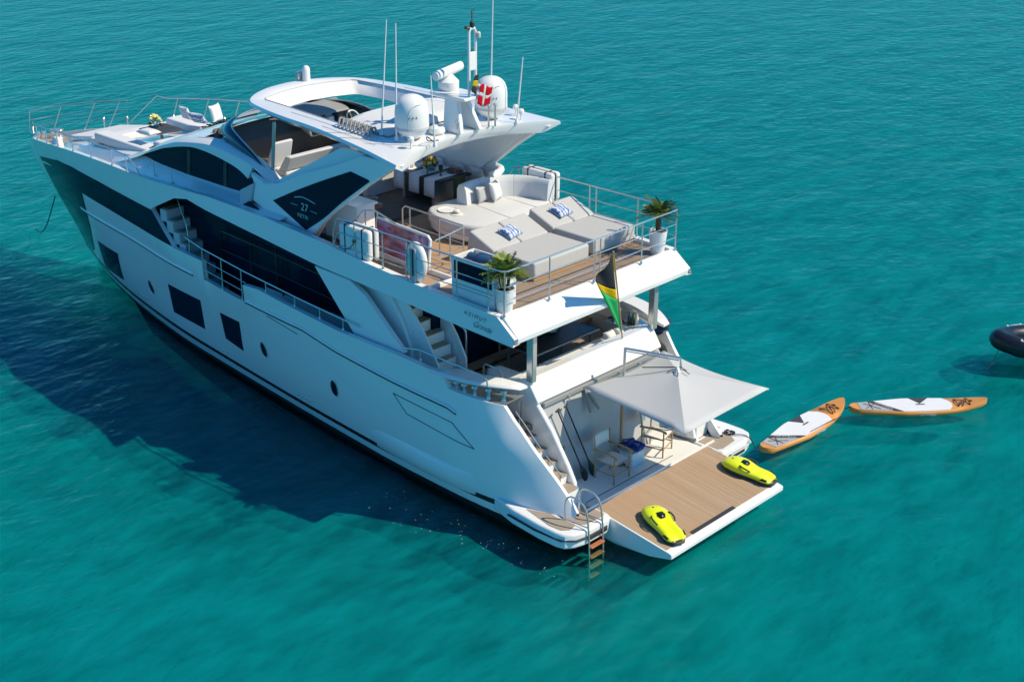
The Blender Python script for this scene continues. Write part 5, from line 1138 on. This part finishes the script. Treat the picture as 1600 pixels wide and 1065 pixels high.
MB().grid([[(-.03 - .02 * math.sin(8 * y), y, z) for y in np.linspace(-.22, .22, 9)] for z in (-.3, -.1, .1, .25, .285)]).build('cloth_fold', 'greendark', cov, solid=.02)
bn = thing('dinette_bench', (0, 0, 4.502), 'grey upholstered corner bench along starboard under the hardtop', 'bench')
MB().slab([(6.9, -2.48), (6.9, -1.9), (7.3, -2.3), (9.7, -2.3), (9.7, -2.48)], 0, .42).build('base', 'gel', bn, .02)
MB().slab([(6.9, -2.46), (6.9, -1.95), (7.3, -2.27), (9.7, -2.27), (9.7, -2.46)], .42, .52).build('seat', 'cushion', bn, .03)
MB().box((7.1, -2.50, .5), (9.8, -2.38, 1.0)).build('backrest', 'lightgrey', bn, .04)
MB().box((9.75, -2.5, .0), (9.95, -.6, 1.05)).build('backrest', 'lightgrey', bn, .04)
MB().tube(spline([(7.4, -2.52, 1.0), (6.95, -2.48, 1.02), (6.72, -2.2, 1.02), (6.70, -1.9, 1.0)], 6), .09, 10).build('bolster', 'gel', bn)
for k, x in enumerate((7.5, 8.15, 8.9)): pillow((x, -2.26, 5.27), .46, .46, .16, 'lightgrey' if k != 2 else 'cushwhite', ('grey cushion at the aft end of the dinette bench', 'grey cushion in the middle of the dinette bench', 'white cushion at the forward end of the dinette bench')[k], 'cushion', 'cushions on the dinette bench', (R(72), 0, 0), 'bench_cushion')
br = thing('bar_counter', (7.15, 1.45, 4.502), 'white bar counter behind the port quarter window', 'bar')
MB().box((0, 0, .05), (1.15, .55, .95)).build('counter_body', 'gel', br, .03); MB().box((-.04, -.06, .95), (1.2, .58, 1.0)).build('countertop', 'gel', br, .015)
MB().box((1.2, -.35, .05), (1.75, .55, 1.0)).build('side_cabinet', 'lightgrey', br, .03)
def stool(loc, label):
    s_ = thing('bar_stool', loc, label, 'bar stool', 0, 'round wooden bar stools')
    MB().lathe([(.03, 0), (.20, .70), (.225, .72), (.225, .755), (.20, .77), (.002, .775)][2:], (0, 0, 0), 24).build('seat', 'wood', s_)
    MB().tube([(0, 0, .03), (0, 0, .72)], .03, 10).build('column', 'steel', s_); MB().lathe([(.2, 0), (.2, .015), (.05, .03), (.03, .05)], (0, 0, 0), 24).build('foot', 'steel', s_)
    MB().tube([(.02, 0, .28), (.17 , .06, .28), (.19, 0, .28), (.17, -.06, .28)], .01, 6, True).build('footrest', 'wood', s_)
    return s_
st1 = stool((8.05, .85, 4.502), 'round wooden bar stool standing free on the deck by the bar'); st2 = copy_tree(st1); st2.location = (7.60, 1.12, 4.502); st2['label'] = 'round wooden bar stool tucked against the white bar counter'

# aft cockpit furniture
ct = thing('cockpit_table', (2.95, -1.55, 1.952), 'long dark cockpit table under the upper deck overhang', 'table')
MB().box((0, 0, .70), (1.05, 2.15, .745)).build('tabletop', 'tabledark', ct, .02)
MB().tube([(-.02, -.02, .715), (1.07, -.02, .715), (1.07, 2.17, .715), (-.02, 2.17, .715)], .022, 8, True).build('table_rim', 'steel', ct)
for x, y in ((.1, .15), (.1, 2.0), (.95, .15), (.95, 2.0), (.1, 1.1)): MB().tube([(x, y, 0), (x, y, .70)], .03, 10).build('leg', 'steel', ct)
bw = thing('plant_bowl', (3.60, -.62, 2.70), 'white bowl of green plants on the cockpit table', 'plant bowl')
MB().lathe([(.06, 0), (.17, .05), (.21, .14), (.19, .14), (.15, .07), (.002, .06)], (0, 0, 0), 22).build('bowl', 'plasticwhite', bw); leaves(bw, 160, .15, .12, 'greendark')
ss = thing('transom_sofa', (0, 0, 1.952), 'white and grey U shaped cockpit sofa against the transom', 'sofa')
MB().slab([(2.06, -1.75), (2.06, 1.85), (2.62, 1.85), (2.62, -1.75)], 0, .50).build('base', 'gel', ss, .02)
for y0, y1 in ((-1.75, -.58), (-.56, .62), (.64, 1.80)): MB().box((2.04, y0, .50), (2.74, y1, .64)).build('seat', 'cushwhite', ss, .04, 3)
MB().box((1.98, -1.75, .50), (2.14, 1.80, .93)).build('backrest', 'cushwhite', ss, .05, 3)
MB().slab([(2.1, 1.50), (2.1, 2.02), (3.1, 1.98), (3.32, 1.75), (3.25, 1.42), (2.7, 1.40)], 0, .70).build('side_seat', 'cushion', ss, .07, 3)
for k, (x, y) in enumerate(((2.32, -1.25), (2.30, -1.62))):
    pillow((x, y, 2.74), .34, .34, .20, 'cushwhite', ('round white cushion on the starboard end of the transom sofa', 'round white cushion at the very starboard corner of the transom sofa')[k], 'cushion', None, (0, R(-55), 0), 'sofa_cushion')
MB().tube([(3.1, 2.08, 1.96), (3.1, 2.08, 2.85), (3.05, 2.08, 2.92), (2.62, 2.08, 2.92), (2.56, 2.08, 2.85), (2.56, 2.08, 2.1), (2.62, 2.08, 2.03), (2.98, 2.08, 2.03)], .018, 8).build('boarding_gate', 'steel', YT)
MB().prism([(2.05, 1.96, 1.95), (2.05, 1.96, 2.90), (2.45, 1.96, 2.75), (2.9, 1.96, 2.3), (2.9, 1.96, 1.95)], (0, .1, 0)).build2('cockpit_side_wall', 'gel', YT, bevel=.03)
nv = pillow((1.95, -2.62, 2.72), .5, .62, .16, 'navy', 'navy blue cushion on the starboard quarter beside the cockpit pillar', 'cushion', None, (0, R(20), R(30)), 'deck_cushion')
gs = thing('deck_hardware', (2.75, -2.35, 2.0), 'black and chrome winch with bottles on the starboard cockpit side', 'winch')
MB().box((-.35, -.2, 0), (.55, .15, .62)).build('locker', 'lightgrey', gs, .03); MB().lathe([(.12, .62), (.1, .7), (.07, .78), (.11, .9), (.11, .93)], (.3, 0, 0), 18).build('winch_drum', 'steel', gs); MB().tube(spline([(-.1, -.1, .66), (.0, .1, .70), (.15, -.05, .68), (.25, .1, .7), (.4, -.1, .68), (.45, .1, .68)], 5), .03, 6).build('line_coil', 'rubber', gs)
for k, (x, m_) in enumerate(((-.28, 'plasticwhite'), (-.16, 'greendark'), (-.05, 'bluecover'))): MB().lathe([(.045, .62), (.045, .82), (.02, .88), (.02, .93)], (x, -.05, 0), 12).build('flask', m_, gs)

# foredeck
ft = thing('foredeck_table', (17.75, .0, fz(17.75) - .02), 'low dark table between the foredeck seats', 'table')
MB().box((-.45, -.42, .25), (.45, .42, .29)).build('tabletop', 'eva_dark', ft, .01); MB().tube([(0, 0, 0), (0, 0, .25)], .05, 10).build('leg', 'steel', ft)
ff = thing('flower_vase', (17.95, .02, fz(17.95) + .27), 'pale yellow flowers on the foredeck table', 'flowers')
MB().lathe([(.05, 0), (.08, .06), (.06, .14), (.002, .13)], (0, 0, 0), 14).build('vase', 'clear', ff); blooms(ff, 16, .17, .2, 'petalpale', 'blossoms', .055); blooms(ff, 8, .18, .18, 'fwhite', 'white_blossoms', .05); leaves(ff, 40, .17, .12, 'greendark')
pillow((16.55, -1.05, fz(16.5) + .60), .5, .5, .16, 'cushwhite', 'white pillow standing upright at the aft starboard end of the foredeck lounge', 'pillow', 'pillows on the foredeck', (0, R(-75), R(20)))
pillow((17.9, -.95, fz(17.6) + .50), .42, .42, .16, 'cushwhite', 'white pillow standing behind the foredeck flowers', 'pillow', 'pillows on the foredeck', (R(70), 0, 0))
pillow((17.35, -.98, fz(17.4) + .42), .55, .42, .16, 'tiedye', 'blue patterned pillow next to the foredeck flowers', 'pillow', 'pillows on the foredeck', (R(50), 0, R(15)))
pillow((16.9, .95, fz(17) + .42), .6, .40, .16, 'cushwhite', 'white pillow lying flat on the port foredeck seat', 'pillow', 'pillows on the foredeck', (0, 0, R(5)))

# sun glints on the water beside the hull, modelled as white specks
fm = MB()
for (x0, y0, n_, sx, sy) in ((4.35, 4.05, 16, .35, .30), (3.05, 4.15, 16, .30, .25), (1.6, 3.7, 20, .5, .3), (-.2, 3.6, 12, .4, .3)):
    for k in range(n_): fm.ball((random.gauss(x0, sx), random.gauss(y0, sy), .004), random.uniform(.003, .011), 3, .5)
tag(fm.build('glint_specks', 'plasticwhite', merge=0), kind='stuff')
